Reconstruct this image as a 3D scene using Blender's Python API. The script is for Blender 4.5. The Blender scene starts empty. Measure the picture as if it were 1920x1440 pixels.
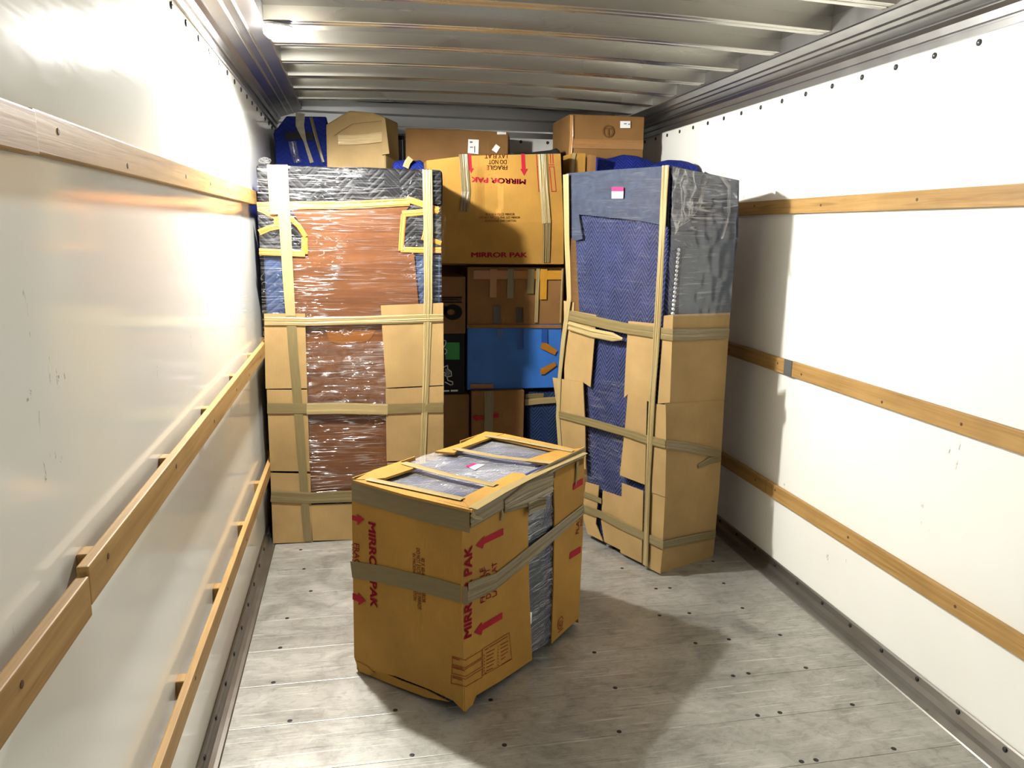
import bpy, bmesh, math, random
from mathutils import Vector, Matrix, noise
random.seed(7)
sc = bpy.context.scene
col = sc.collection

# ------------------------------------------------------------------ camera
F_PX, YAW, PITCH, ROLL, CAM_H = 1460.0, math.radians(11.33), math.radians(11.16), math.radians(0.834), 1.6
_f = Vector((math.sin(YAW)*math.cos(PITCH), math.cos(YAW)*math.cos(PITCH), -math.sin(PITCH)))
_r0 = Vector((math.cos(YAW), -math.sin(YAW), 0)); _u0 = _r0.cross(_f)
CR = math.cos(ROLL)*_r0 + math.sin(ROLL)*_u0
CU = -math.sin(ROLL)*_r0 + math.cos(ROLL)*_u0
CF = _f
CAM = Vector((0, 0, CAM_H))
cam_data = bpy.data.cameras.new('camera'); cam = bpy.data.objects.new('camera', cam_data); col.objects.link(cam)
cam_data.sensor_fit = 'HORIZONTAL'; cam_data.sensor_width = 36.0; cam_data.lens = F_PX/1920*36
cam_data.clip_start = 0.02
M = Matrix((CR, CU, -CF)).transposed().to_4x4(); M.translation = CAM
cam.matrix_world = M
sc.camera = cam
def ray(x, y): return CR*((x-960)/F_PX) + CU*((720-y)/F_PX) + CF
def onz(x, y, z=0.0): d = ray(x, y); return CAM + d*((z-CAM_H)/d.z)
def onx(x, y, X): d = ray(x, y); return CAM + d*(X/d.x)
def ony(x, y, Y): d = ray(x, y); return CAM + d*(Y/d.y)

# ------------------------------------------------------------------ world, exposure
w = bpy.data.worlds.new('world'); sc.world = w; w.use_nodes = True
bg = w.node_tree.nodes['Background']; bg.inputs[0].default_value = (1.0, 0.97, 0.91, 1); bg.inputs[1].default_value = 0.42
sc.view_settings.view_transform = 'Standard'; sc.view_settings.look = 'None'
sc.view_settings.gamma = 1.0; sc.view_settings.use_curve_mapping = False
sc.view_settings.exposure = 0.55
LAMP = Vector((-0.262, 3.225, 2.315)); LAMP_W = 190.0

# ------------------------------------------------------------------ materials
def srgb(r, g, b):
    def c(v):
        v /= 255.0
        return v/12.92 if v <= 0.04045 else ((v+0.055)/1.055)**2.4
    return (c(r), c(g), c(b), 1)
class Mat:
    def __init__(s, name):
        s.m = bpy.data.materials.new(name); s.m.use_nodes = True
        s.t = s.m.node_tree; s.b = s.t.nodes['Principled BSDF']; s.o = s.t.nodes['Material Output']
    def n(s, kind, **kw):
        nd = s.t.nodes.new('ShaderNode'+kind)
        for k, v in kw.items():
            if k in nd.inputs.keys(): s.put(nd.inputs[k], v)
            else: setattr(nd, k, v)
        return nd
    def put(s, inp, v):
        if isinstance(v, bpy.types.NodeSocket): s.t.links.new(v, inp)
        else: inp.default_value = v
    def math(s, op, a, b=0.0, c=None):
        nd = s.t.nodes.new('ShaderNodeMath'); nd.operation = op
        s.put(nd.inputs[0], a); s.put(nd.inputs[1], b)
        if c is not None: s.put(nd.inputs[2], c)
        return nd.outputs[0]
    def uv(s): return s.n('UVMap').outputs[0]
    def pos(s): return s.n('NewGeometry').outputs['Position']
    def mapping(s, vec, scale=(1, 1, 1), rot=(0, 0, 0), loc=(0, 0, 0)):
        nd = s.n('Mapping'); s.put(nd.inputs['Vector'], vec)
        nd.inputs['Scale'].default_value = scale; nd.inputs['Rotation'].default_value = rot; nd.inputs['Location'].default_value = loc
        return nd.outputs[0]
    def noise(s, vec, scale, detail=3, rough=0.55, dist=0.0):
        nd = s.n('TexNoise'); s.put(nd.inputs['Vector'], vec)
        nd.inputs['Scale'].default_value = scale; nd.inputs['Detail'].default_value = detail
        nd.inputs['Roughness'].default_value = rough; nd.inputs['Distortion'].default_value = dist
        return nd.outputs['Fac']
    def ramp(s, fac, stops):
        nd = s.n('ValToRGB'); s.put(nd.inputs[0], fac); e = nd.color_ramp.elements
        while len(e) < len(stops): e.new(0.5)
        for i, (p, c) in enumerate(stops): e[i].position = p; e[i].color = c
        return nd.outputs[0]
    def mix(s, fac, a, b, blend='MIX'):
        nd = s.n('Mix', data_type='RGBA', blend_type=blend)
        s.put(nd.inputs[0], fac); s.put(nd.inputs[6], a); s.put(nd.inputs[7], b)
        return nd.outputs[2]
    def range(s, v, a, b, c, d):
        nd = s.n('MapRange'); s.put(nd.inputs[0], v)
        for i, q in enumerate((a, b, c, d)): nd.inputs[i+1].default_value = q
        return nd.outputs[0]
    def bump(s, h, strength=0.3, dist=0.005, normal=None):
        nd = s.n('Bump'); s.put(nd.inputs['Height'], h); nd.inputs['Strength'].default_value = strength; nd.inputs['Distance'].default_value = dist
        if normal is not None: s.put(nd.inputs['Normal'], normal)
        return nd.outputs[0]
    def set(s, color=None, rough=None, metal=None, normal=None, spec=None, coat=None, coat_rough=None):
        b = s.b
        if color is not None: s.put(b.inputs['Base Color'], color)
        if rough is not None: s.put(b.inputs['Roughness'], rough)
        if metal is not None: s.put(b.inputs['Metallic'], metal)
        if normal is not None: s.put(b.inputs['Normal'], normal)
        if spec is not None: s.put(b.inputs['Specular IOR Level'], spec)
        if coat is not None: s.put(b.inputs['Coat Weight'], coat)
        if coat_rough is not None: s.put(b.inputs['Coat Roughness'], coat_rough)
        return s.m

def mat_cardboard(name, rgb, var=0.12):
    m = Mat(name); uv = m.uv(); c = srgb(*rgb)
    n1 = m.noise(uv, 3.0, 4); n2 = m.noise(m.mapping(uv, (60, 4, 1)), 4.0, 3)
    dark = tuple(x*(1-2.2*var) for x in c[:3])+(1,); light = tuple(min(1, x*(1+var)) for x in c[:3])+(1,)
    cc = m.ramp(n1, [(0.3, dark), (0.7, light)])
    cc = m.mix(m.range(n2, 0.35, 0.75, 0, 0.22), cc, dark)
    corr = m.math('SINE', m.math('MULTIPLY', m.n('SeparateXYZ', Vector=uv).outputs[0], 900.0))
    h = m.math('ADD', m.math('MULTIPLY', n1, 1.0), m.math('MULTIPLY', corr, 0.03))
    return m.set(cc, 0.72, 0, m.bump(h, 0.25, 0.01), 0.25)
def mat_tape(name, rgb, rough=0.32):
    m = Mat(name); uv = m.uv(); c = srgb(*rgb)
    n = m.noise(m.mapping(uv, (6, 60, 1)), 2.0, 4); n2 = m.noise(uv, 25, 4)
    cc = m.ramp(n, [(0.3, tuple(x*0.90 for x in c[:3])+(1,)), (0.7, tuple(min(1, x*1.06) for x in c[:3])+(1,))])
    return m.set(cc, rough, 0, m.bump(m.math('ADD', n, m.math('MULTIPLY', n2, 0.4)), 0.22, 0.003), 0.5)
def mat_quilt(name, rgb, period=0.05, pitch=0.017, slope=1.3, stitch=(120, 130, 165), rough=0.75, sheen=0.0, groove=0.5):
    m = Mat(name); uv = m.uv(); c = srgb(*rgb)
    wob = m.n('TexNoise'); m.put(wob.inputs['Vector'], uv); wob.inputs['Scale'].default_value = 6
    u2 = m.n('VectorMath', operation='MULTIPLY_ADD'); m.put(u2.inputs[0], wob.outputs['Color']); u2.inputs[1].default_value = (0.014, 0.014, 0); m.put(u2.inputs[2], uv)
    s = m.n('SeparateXYZ', Vector=u2.outputs[0])
    tri = m.math('PINGPONG', s.outputs[0], period/2)
    v = m.math('ADD', s.outputs[1], m.math('MULTIPLY', tri, slope))
    fr = m.math('PINGPONG', m.math('DIVIDE', v, pitch), 0.5)
    h = m.range(fr, 0.0, 0.32, 0.0, 1.0)
    n = m.noise(uv, 9, 4)
    base = m.ramp(n, [(0.3, tuple(x*0.65 for x in c[:3])+(1,)), (0.7, tuple(min(1, x*1.25) for x in c[:3])+(1,))])
    cc = m.mix(m.range(fr, 0.04, 0.16, groove, 0.0), base, srgb(*stitch))
    hh = m.math('ADD', h, m.math('MULTIPLY', n, 1.0))
    return m.set(cc, rough, 0, m.bump(hh, 0.5, 0.005), 0.2)
def mat_film(name, streak=1.0, cloud=0.0, rough=0.12, diag=-0.35, base=0.07, freq=1.0, vert=0.0, marks=1.0):
    m = Mat(name); uv = m.uv()
    def ridge(vec, scale, det, p1):
        n = m.noise(vec, scale, det, 0.5, 0.3)
        return m.range(m.math('ABSOLUTE', m.math('SUBTRACT', n, 0.5)), 0.0, p1, 1.0, 0.0)
    def gate(seed, sc, a, b): return m.range(m.noise(m.mapping(uv, loc=(seed, seed*2, 0)), sc, 2), a, b, 0.0, 1.0)
    a = m.math('MULTIPLY', ridge(m.mapping(uv, (0.9*freq, 17*freq, 1), (0, 0, vert)), 3.0, 1, 0.035), gate(1, 5, 0.40, 0.60))
    b = m.math('MULTIPLY', ridge(m.mapping(uv, (1.0*freq, 26*freq, 1), (0, 0, diag)), 2.6, 1, 0.040), gate(2, 3.2, 0.46, 0.60))
    c = m.math('MULTIPLY', ridge(m.mapping(uv, (2.2, 4.5, 1), (0, 0, 0.5), (3, 1, 0)), 6.0, 3, 0.022), m.math('MULTIPLY', gate(5, 5, 0.54, 0.64), marks))
    s = m.math('MAXIMUM', m.math('MAXIMUM', a, b), c)
    low = m.noise(m.mapping(uv, (1.6, 6, 1), (0, 0, diag*0.5)), 3.0, 1, 0.5, 0.5)
    nrm = m.bump(m.math('ADD', m.math('MULTIPLY', s, 0.30), m.math('MULTIPLY', low, 1.2)), 0.6, 0.012)
    gl = m.n('BsdfGlossy'); gl.inputs['Color'].default_value = (0.93, 0.93, 0.95, 1); gl.inputs['Roughness'].default_value = rough; m.put(gl.inputs['Normal'], nrm)
    df = m.n('BsdfDiffuse'); df.inputs['Color'].default_value = (0.8, 0.8, 0.82, 1)
    tr = m.n('BsdfTransparent')
    m1 = m.n('MixShader'); cl = m.range(m.noise(uv, 3.5, 5), 0.35, 0.75, 0.25*cloud, cloud)
    m.put(m1.inputs[0], m.math('MINIMUM', m.math('ADD', m.math('MULTIPLY', s, 0.13*streak), cl), 0.8)); m.t.links.new(tr.outputs[0], m1.inputs[1]); m.t.links.new(df.outputs[0], m1.inputs[2])
    m2 = m.n('MixShader'); m.put(m2.inputs[0], m.math('ADD', m.math('MULTIPLY', s, 0.20*streak), base))
    m.t.links.new(m1.outputs[0], m2.inputs[1]); m.t.links.new(gl.outputs[0], m2.inputs[2])
    m.t.links.new(m2.outputs[0], m.o.inputs['Surface'])
    return m.m
def mat_wood(name, c1, c2, along=(2, 40, 40), use_pos=True, rough=0.55):
    m = Mat(name); v = m.pos() if use_pos else m.uv()
    n = m.noise(m.mapping(v, along), 1.0, 5, 0.6, 0.8); n2 = m.noise(v, 5, 3)
    n3 = m.noise(m.mapping(v, tuple(x*0.35 for x in along)), 1.7, 2, 0.5, 2.0)
    c = m.ramp(n, [(0.25, srgb(*c1)), (0.75, srgb(*c2))])
    c = m.mix(m.range(n2, 0.45, 0.8, 0, 0.35), c, srgb(*[int(x*0.75) for x in c1]))
    c = m.mix(m.range(n3, 0.60, 0.72, 0, 0.5), c, srgb(*[int(x*0.8) for x in c1]))
    return m.set(c, rough, 0, m.bump(n, 0.2, 0.003), 0.4)
def mat_plain(name, rgb, rough=0.5, metal=0.0, spec=0.5, var=0.06, scale=8.0):
    m = Mat(name); v = m.pos(); c = srgb(*rgb); n = m.noise(v, scale, 4)
    cc = m.ramp(n, [(0.3, tuple(x*(1-var) for x in c[:3])+(1,)), (0.7, tuple(min(1, x*(1+var)) for x in c[:3])+(1,))])
    return m.set(cc, rough, metal, m.bump(n, 0.05, 0.004), spec)
def mat_wall():
    m = Mat('white_panel'); v = m.pos()
    n = m.noise(v, 1.2, 3); sm = m.noise(m.mapping(v, (1, 1, 7)), 2.3, 4, 0.6, 1.5)
    cc = m.ramp(n, [(0.3, srgb(236, 236, 228)), (0.7, srgb(245, 245, 239))])
    scuff = m.math('MULTIPLY', m.range(m.noise(m.mapping(v, (16, 16, 7), loc=(3, 7, 1)), 2.4, 4, 0.7, 0.8), 0.63, 0.66, 0, 0.8), m.range(m.noise(m.mapping(v, loc=(1, 4, 9)), 3.1, 2), 0.64, 0.67, 0, 1))
    cc = m.mix(scuff, cc, srgb(120, 116, 106))
    rg = m.range(sm, 0.3, 0.7, 0.09, 0.15)
    return m.set(cc, rg, 0, m.bump(m.noise(v, 1.6, 1), 0.02, 0.01), 0.5)
def mat_floor():
    m = Mat('floor_metal'); v = m.pos()
    n = m.noise(m.mapping(v, (1.6, 2.2, 1)), 2.2, 6, 0.68, 0.6)
    mott = m.noise(m.mapping(v, (5, 7, 1)), 3.0, 6, 0.78, 0.8)
    def scr(rot, loc, sc, lo, hi):
        q = m.noise(m.mapping(v, sc, (0, 0, rot), loc), 1.0, 3, 0.6, 0.7)
        return m.range(q, lo, hi, 0.0, 1.0)
    d1 = m.math('MAXIMUM', scr(0.5, (1, 2, 0), (3.5, 120, 1), 0.63, 0.68), scr(-0.9, (4, 1, 0), (4, 140, 1), 0.64, 0.69))
    d2 = m.math('MAXIMUM', scr(1.9, (7, 3, 0), (4, 130, 1), 0.64, 0.69), scr(0.05, (2, 8, 0), (2.5, 150, 1), 0.61, 0.67))
    l1 = m.math('MAXIMUM', scr(0.2, (9, 2, 0), (3, 140, 1), 0.63, 0.68), scr(1.1, (5, 6, 0), (4, 120, 1), 0.65, 0.70))
    patch = m.range(m.noise(v, 1.7, 3), 0.42, 0.60, 0.25, 1.0)
    c = m.ramp(n, [(0.28, srgb(140, 138, 131)), (0.5, srgb(176, 174, 166)), (0.75, srgb(200, 198, 190))])
    c = m.mix(m.range(mott, 0.48, 0.72, 0, 0.55), c, srgb(112, 109, 102))
    c = m.mix(m.math('MULTIPLY', m.math('MULTIPLY', d1, patch), 0.55), c, srgb(84, 82, 78))
    c = m.mix(m.math('MULTIPLY', m.math('MULTIPLY', d2, patch), 0.40), c, srgb(100, 97, 92))
    c = m.mix(m.math('MULTIPLY', l1, 0.55), c, srgb(236, 235, 228))
    rg = m.math('ADD', m.range(n, 0.3, 0.7, 0.30, 0.40), m.math('MULTIPLY', mott, 0.16))
    h = m.math('ADD', m.math('MULTIPLY', mott, 0.8), m.math('SUBTRACT', m.math('MULTIPLY', l1, 0.3), m.math('MULTIPLY', d1, 0.3)))
    return m.set(c, rg, 0.62, m.bump(h, 0.10, 0.004), 0.5)
def mat_ceiling(name, rough0, rough1, rgb=(205, 204, 200), bump=0.04):
    m = Mat(name); v = m.pos()
    n = m.noise(m.mapping(v, (0.5, 2.0, 1)), 2.0, 3, 0.6, 0.5)
    c = m.mix(m.range(n, 0.3, 0.7, 0, 0.5), srgb(*rgb), srgb(*[int(x*0.86) for x in rgb]))
    wv = m.noise(m.mapping(v, (1.2, 3, 1)), 1.6, 1)
    return m.set(c, m.range(n, 0.3, 0.7, rough0, rough1), 1.0, m.bump(wv, bump, 0.02), 0.5)

WALL = mat_wall(); FLOOR = mat_floor()
CEIL = mat_ceiling('ceiling_sheet', 0.04, 0.10, (176, 174, 170), 0.02); RIB = mat_ceiling('rib_metal', 0.24, 0.36, (206, 203, 194))
TRIM = mat_ceiling('aluminium_trim', 0.30, 0.42, (178, 178, 178), 0.0); KICK = mat_ceiling('kick_trim', 0.35, 0.5, (150, 146, 140))
BLACK = mat_plain('black_rubber', (18, 18, 18), 0.5); STEEL = mat_plain('steel_bolt', (120, 118, 114), 0.35, 0.9)
PINE_R = mat_wood('pine_rail', (146, 108, 56), (188, 152, 94), (50, 1.6, 50))
KNOT = mat_plain('dark_knot', (86, 58, 30), 0.7)
VENEER = mat_wood('brown_veneer', (78, 46, 25), (112, 70, 40), (1.2, 22, 1), False, 0.35)
CARD = mat_cardboard('cardboard_tan', (156, 128, 83)); CARD_M = mat_cardboard('cardboard_gold', (166, 124, 54))
CARD_B = mat_cardboard('cardboard_brown', (130, 94, 52)); CARD_C = mat_cardboard('cardboard_pale', (164, 138, 94))
TAPE = mat_tape('tan_tape', (152, 134, 92)); TAPE_D = mat_tape('olive_tape', (114, 100, 66)); TAPE_Y = mat_tape('yellow_tape', (176, 128, 44), 0.25)
TAPE_O = mat_tape('orange_tape', (150, 98, 32)); TAPE_K = mat_tape('dark_tape', (58, 46, 28))
NAVY = mat_quilt('navy_quilt', (34, 40, 72), 0.092, 0.0235, 1.3, (92, 100, 142), groove=0.6)
NAVY_D = mat_quilt('dark_navy_quilt', (24, 40, 74), 0.10, 0.024, 1.2, (60, 86, 130))
SLATE = mat_plain('slate_denim', (50, 57, 74), 0.75, 0, 0.3, 0.25, 30)
NAVYP = mat_quilt('plain_navy_pad', (48, 60, 88), 0.12, 0.04, 0.8, (80, 94, 124), groove=0.25)
BLACKQ = mat_quilt('black_quilt', (16, 16, 18), 0.15, 0.036, 0.95, (50, 50, 54), 0.6, groove=0.45)
BLUE = mat_quilt('royal_blue_quilt', (18, 34, 112), 0.06, 0.02, 1.0, (34, 54, 140))
ORANGE = mat_tape('orange_binding', (196, 120, 44), 0.6)
INK = mat_plain('red_ink', (150, 22, 40), 0.7, 0, 0.2); INK_B = mat_plain('brown_red_ink', (128, 52, 26), 0.7, 0, 0.2); INK_K = mat_plain('black_ink', (20, 18, 16), 0.7, 0, 0.2)
INK_W = mat_plain('white_ink', (214, 214, 210), 0.7, 0, 0.2); LABEL = mat_plain('label_paper', (240, 240, 238), 0.5); MAGENTA = mat_plain('magenta_print', (190, 12, 84), 0.5)
GREY_INK = mat_plain('grey_ink', (110, 110, 112), 0.7); STAMP = mat_plain('brown_stamp', (98, 68, 36), 0.8, 0, 0.2)
BLUEBOX = mat_plain('blue_board', (44, 100, 176), 0.55, 0, 0.4, 0.12, 5); BLACKBOX = mat_plain('black_board', (8, 8, 9), 0.6, 0, 0.25); GREEN = mat_plain('green_print', (20, 128, 44), 0.5)
BAG = mat_plain('black_bag', (12, 12, 13), 0.55); DUCT = mat_plain('grey_duct_tape', (92, 92, 92), 0.4); STRAP = mat_plain('grey_strap', (150, 142, 122), 0.6, 0, 0.3, 0.2, 30)
FILM = mat_film('stretch_film', 0.9, 0.0, 0.14, base=0.025); FILM_H = mat_film('stretch_film_hood', 0.8, 0.0, 0.16, diag=0.15, base=0.016); FILM_T = mat_film('stretch_film_dense', 1.1, 0.03, 0.10, base=0.07)
FILM_TOP = mat_film('stretch_film_top', 2.2, 0.26, 0.16, diag=0.9, base=0.14, freq=1.6, vert=0.7); FILM_G = mat_film('stretch_film_bunched', 0.35, 0.04, 0.10, base=0.18, diag=1.3, marks=0.0)
FILM_S = mat_film('stretch_film_smooth', 0.35, 0.0, 0.16, base=0.035, diag=0.25, marks=0.0); FILM_V = mat_film('stretch_film_narrow', 0.6, 0.06, 0.14, base=0.06, diag=0.2)

# ------------------------------------------------------------------ mesh helpers
UVD = {}
AXES = [Vector((1, 0, 0)), Vector((0, 1, 0)), Vector((-1, 0, 0)), Vector((0, -1, 0))]
def ensure_uv(me, dirs=AXES, uvs=None):
    uvl = me.uv_layers.new(name='UVMap').data
    if uvs is not None:
        for l in me.loops: uvl[l.index].uv = uvs[l.vertex_index]
        return
    for p in me.polygons:
        n = p.normal
        if abs(n.z) <= 0.75: n = max(dirs, key=lambda d: d.dot(n))
        if abs(n.z) > 0.75:
            for li in p.loop_indices:
                c = me.vertices[me.loops[li].vertex_index].co; uvl[li].uv = (c.x, c.y)
        else:
            t = Vector((-n.y, n.x, 0)); t.normalize()
            for li in p.loop_indices:
                c = me.vertices[me.loops[li].vertex_index].co; uvl[li].uv = (c.dot(t), c.z)
ORIGIN = {}
def empty(name, loc, label=None, cat=None, group=None, kind=None):
    o = bpy.data.objects.new(name, None); o.empty_display_size = 0.1; o.location = loc; col.objects.link(o)
    ORIGIN[o] = Vector(loc); tag(o, label, cat, group, kind); return o
def tag(o, label=None, cat=None, group=None, kind=None):
    if label: o['label'] = label
    if cat: o['category'] = cat
    if group: o['group'] = group
    if kind: o['kind'] = kind
    return o
def link(name, me, mat, parent=None, loc=None):
    o = bpy.data.objects.new(name, me); col.objects.link(o)
    if me.materials: pass
    else: me.materials.append(mat)
    if parent is not None:
        o.parent = parent; ORIGIN[o] = ORIGIN[parent]
        if parent in UVD: UVD[o] = UVD[parent]
    if loc is not None: o.location = loc
    return o
def build(name, verts, faces, mat, parent=None, smooth=False, origin=None, bevel=0.0, seg=2, sub=0, wob=0.0, wscale=6.0, seed=0.0, uvs=None):
    """one mesh object; verts are world points, stored relative to the thing's base"""
    org = ORIGIN[parent] if parent is not None else (Vector(origin) if origin is not None else Vector((0, 0, 0)))
    me = bpy.data.meshes.new(name); me.from_pydata([Vector(v)-org for v in verts], [], faces)
    bm = bmesh.new(); bm.from_mesh(me)
    if uvs is None: bmesh.ops.recalc_face_normals(bm, faces=bm.faces)
    if bevel: bmesh.ops.bevel(bm, geom=list(bm.edges), offset=bevel, segments=seg, profile=0.6, affect='EDGES', clamp_overlap=True)
    if sub: bmesh.ops.subdivide_edges(bm, edges=list(bm.edges), cuts=sub, use_grid_fill=True)
    if wob:
        bm.normal_update()
        zmin = min(v.co.z for v in bm.verts)
        mv = []
        for v in bm.verts:
            k = noise.noise((v.co+org)*wscale+Vector((seed, seed*1.7, 0)))
            mv.append(v.normal*(wob*k))
        for v, d in zip(bm.verts, mv):
            if v.co.z - zmin < 1e-4: d.z = 0
            v.co += d
            if v.co.z < zmin: v.co.z = zmin
    bm.to_mesh(me); bm.free()
    if smooth: me.polygons.foreach_set('use_smooth', [True]*len(me.polygons))
    me.update(); ensure_uv(me, UVD.get(parent, AXES), uvs)
    o = link(name, me, mat, parent, None if parent is not None else org)
    if parent is None: ORIGIN[o] = org
    return o
BOXF = [(0, 1, 2, 3), (4, 7, 6, 5), (0, 4, 5, 1), (1, 5, 6, 2), (2, 6, 7, 3), (3, 7, 4, 0)]
def boxv(x0, x1, y0, y1, z0, z1):
    return [(x0, y0, z0), (x1, y0, z0), (x1, y1, z0), (x0, y1, z0), (x0, y0, z1), (x1, y0, z1), (x1, y1, z1), (x0, y1, z1)]
def box(name, x0, x1, y0, y1, z0, z1, mat, parent=None, **kw): return build(name, boxv(x0, x1, y0, y1, z0, z1), BOXF, mat, parent, **kw)
def prism_data(front, vec):
    n = len(front); vs = [Vector(p) for p in front]+[Vector(p)+Vector(vec) for p in front]
    fs = [tuple(range(n)), tuple(range(2*n-1, n-1, -1))]+[(i, i+n, (i+1) % n+n, (i+1) % n) for i in range(n)]
    return vs, fs
def prism(name, front, vec, mat, parent=None, **kw):
    v, f = prism_data(front, vec); return build(name, v, f, mat, parent, **kw)
class Face:
    """a plane of a thing: photo pixels are carried onto it along the view ray"""
    def __init__(s, o, a, b):
        s.o = Vector(o); s.n = (Vector(a)-s.o).cross(Vector(b)-s.o).normalized()
        if s.n.dot(CAM-s.o) < 0: s.n = -s.n
    def hit(s, p, off=0.0):
        d = ray(*p); o = s.o+s.n*off
        return CAM+d*((o-CAM).dot(s.n)/d.dot(s.n))
def panel(name, face, px, thick, off, mat, parent, **kw):
    pts = [face.hit(p, off) for p in px]
    return prism(name, pts, -face.n*thick, mat, parent, **kw)
def bent_panel(name, parts, thick, mat, parent):
    V, Fc = [], []
    for face, px, off in parts:
        v, f = prism_data([face.hit(p, off) for p in px], -face.n*thick); k = len(V)
        V += v; Fc += [tuple(i+k for i in q) for q in f]
    return build(name, V, Fc, mat, parent)
def grid_sheet(name, face, quad, off, mat, parent, nu=40, nv=60, amp=0.004, sc_=(8, 8), seed=0.0, smooth=True):
    a, b, c, d = [face.hit(p, off) for p in quad]
    V, Fc = [], []
    for j in range(nv+1):
        for i in range(nu+1):
            s, t = i/nu, j/nv
            p = (a*(1-s)+b*s)*(1-t)+(d*(1-s)+c*s)*t
            V.append(p+face.n*(amp*noise.noise(Vector((p.x*sc_[0]+p.y*sc_[0], p.z*sc_[1], seed)))))
    for j in range(nv):
        for i in range(nu):
            k = j*(nu+1)+i; Fc.append((k, k+1, k+nu+2, k+nu+1))
    return build(name, V, Fc, mat, parent, smooth=smooth)
def ribbon_data(pts, nrm, width, strands=1, amp=0.0, seed=0, thick=0.0010):
    """tape along 3-D points; strands > 1 gives the bunched, pleated look"""
    P = [Vector(p) for p in pts]; Q = []; W = width if isinstance(width, (list, tuple)) else [width]*len(P)
    for i in range(len(P)-1):
        L = (P[i+1]-P[i]).length; k = max(1, int(L/0.03))
        for j in range(k): Q.append((P[i].lerp(P[i+1], j/k), W[i]+(W[i+1]-W[i])*j/k))
    Q.append((P[-1], W[-1])); m = strands*3+2
    V, Fc, UV = [], [], []; run = seed*0.37
    for i, (p, wd) in enumerate(Q):
        d = (Q[min(i+1, len(Q)-1)][0]-Q[max(i-1, 0)][0]).normalized(); s = nrm.cross(d).normalized()
        if i: run += (p-Q[i-1][0]).length
        e0 = 0.06*noise.noise(Vector((run*5, seed*1.3, 0))); e1 = 0.06*noise.noise(Vector((run*5, seed*1.3, 7)))
        for j in range(m):
            f = j/(m-1); t = (-0.5-e0)*(1-f)+(0.5+e1)*f
            h = amp*max(0.0, 0.5+1.1*noise.noise(Vector((run*1.6, j*2.7, seed)))) if 0 < j < m-1 else 0
            V.append(p+s*(t*wd)+nrm*(h+thick)); UV.append((run, seed*0.11+f*wd))
        for f, t in ((0, -0.5-e0), (1, 0.5+e1)): V.append(p+s*(t*wd)); UV.append((run, seed*0.11+f*wd))
    st = m+2
    for i in range(len(Q)-1):
        for j in range(m-1):
            k = i*st+j; Fc.append((k, k+1, k+st+1, k+st))
        k = i*st; Fc.append((k+m, k, k+st, k+st+m)); Fc.append((k+m-1, k+m+1, k+st+m+1, k+st+m-1))
    return V, Fc, UV
def tape(name, segs, width, mat, parent, off=0.010, strands=1, amp=0.0, seed=0, px=True, label=None):
    V, Fc, UV = [], [], []
    for face, pts in segs:
        P = [face.hit(p, off) for p in pts] if px else [Vector(p) for p in pts]
        v, f, u = ribbon_data(P, face.n, width, strands, amp*0.6, seed); k = len(V)
        V += v; UV += u; Fc += [tuple(i+k for i in q) for q in f]
    o = build(name, V, Fc, mat, parent, uvs=UV)
    if label: o['label'] = label
    return o
_txt = {}
def text_mesh(s, bold):
    if (s, bold) not in _txt:
        cu = bpy.data.curves.new('lettering', 'FONT'); cu.body = s; cu.size = 1.0; cu.resolution_u = 4; cu.fill_mode = 'FRONT'
        ob = bpy.data.objects.new('lettering', cu); col.objects.link(ob); bpy.context.view_layer.update()
        me = bpy.data.meshes.new_from_object(ob.evaluated_get(bpy.context.evaluated_depsgraph_get()))
        vs = [v.co.copy() for v in me.vertices]; fs = [tuple(p.vertices) for p in me.polygons]
        bpy.data.objects.remove(ob); bpy.data.curves.remove(cu); bpy.data.meshes.remove(me)
        x0 = min(v.x for v in vs); x1 = max(v.x for v in vs); y0 = min(v.y for v in vs); y1 = max(v.y for v in vs)
        if bold:
            n0 = len(vs); f0 = list(fs); v0 = list(vs)
            for dx, dy in ((bold*2, 0), (bold, bold*0.6), (bold, -bold*0.6)):
                k = len(vs); vs += [v+Vector((dx, dy, 0)) for v in v0]; fs += [tuple(i+k for i in f) for f in f0]
            x0 = min(v.x for v in vs); x1 = max(v.x for v in vs); y0 = min(v.y for v in vs); y1 = max(v.y for v in vs)
        _txt[(s, bold)] = ([((v.x-x0)/(x1-x0), (v.y-y0)/(y1-y0)) for v in vs], fs)
    return _txt[(s, bold)]
def lettering(face, items, mat, parent, off=0.006, bold=0.0, name='lettering', surf=None):
    """items: (text, baseline start px, baseline end px, cap height px above start)"""
    for s, S, E, K in items:
        S, E, K = face.hit(S, off), face.hit(E, off), face.hit(K, off)
        uv, fs = text_mesh(s, bold); V = [S+(E-S)*u+(K-S)*v for u, v in uv]
        if surf: V = [Vector((v.x, surf(v.x, v.z), v.z)) for v in V]
        build(name, V, fs, mat, parent)
def print_polys(name, face, polys, mat, parent, off=0.006, each=False, kind=None, surf=None):
    if each:
        for p in polys: print_polys(name, face, [p], mat, parent, off, surf=surf)
        return
    V, Fc = [], []
    for px in polys:
        k = len(V); V += [face.hit(p, off) for p in px]; Fc.append(tuple(range(k, k+len(px))))
    if surf: V = [Vector((v.x, surf(v.x, v.z), v.z)) for v in V]
    return tag(build(name, V, Fc, mat, parent), kind=kind)
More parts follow.
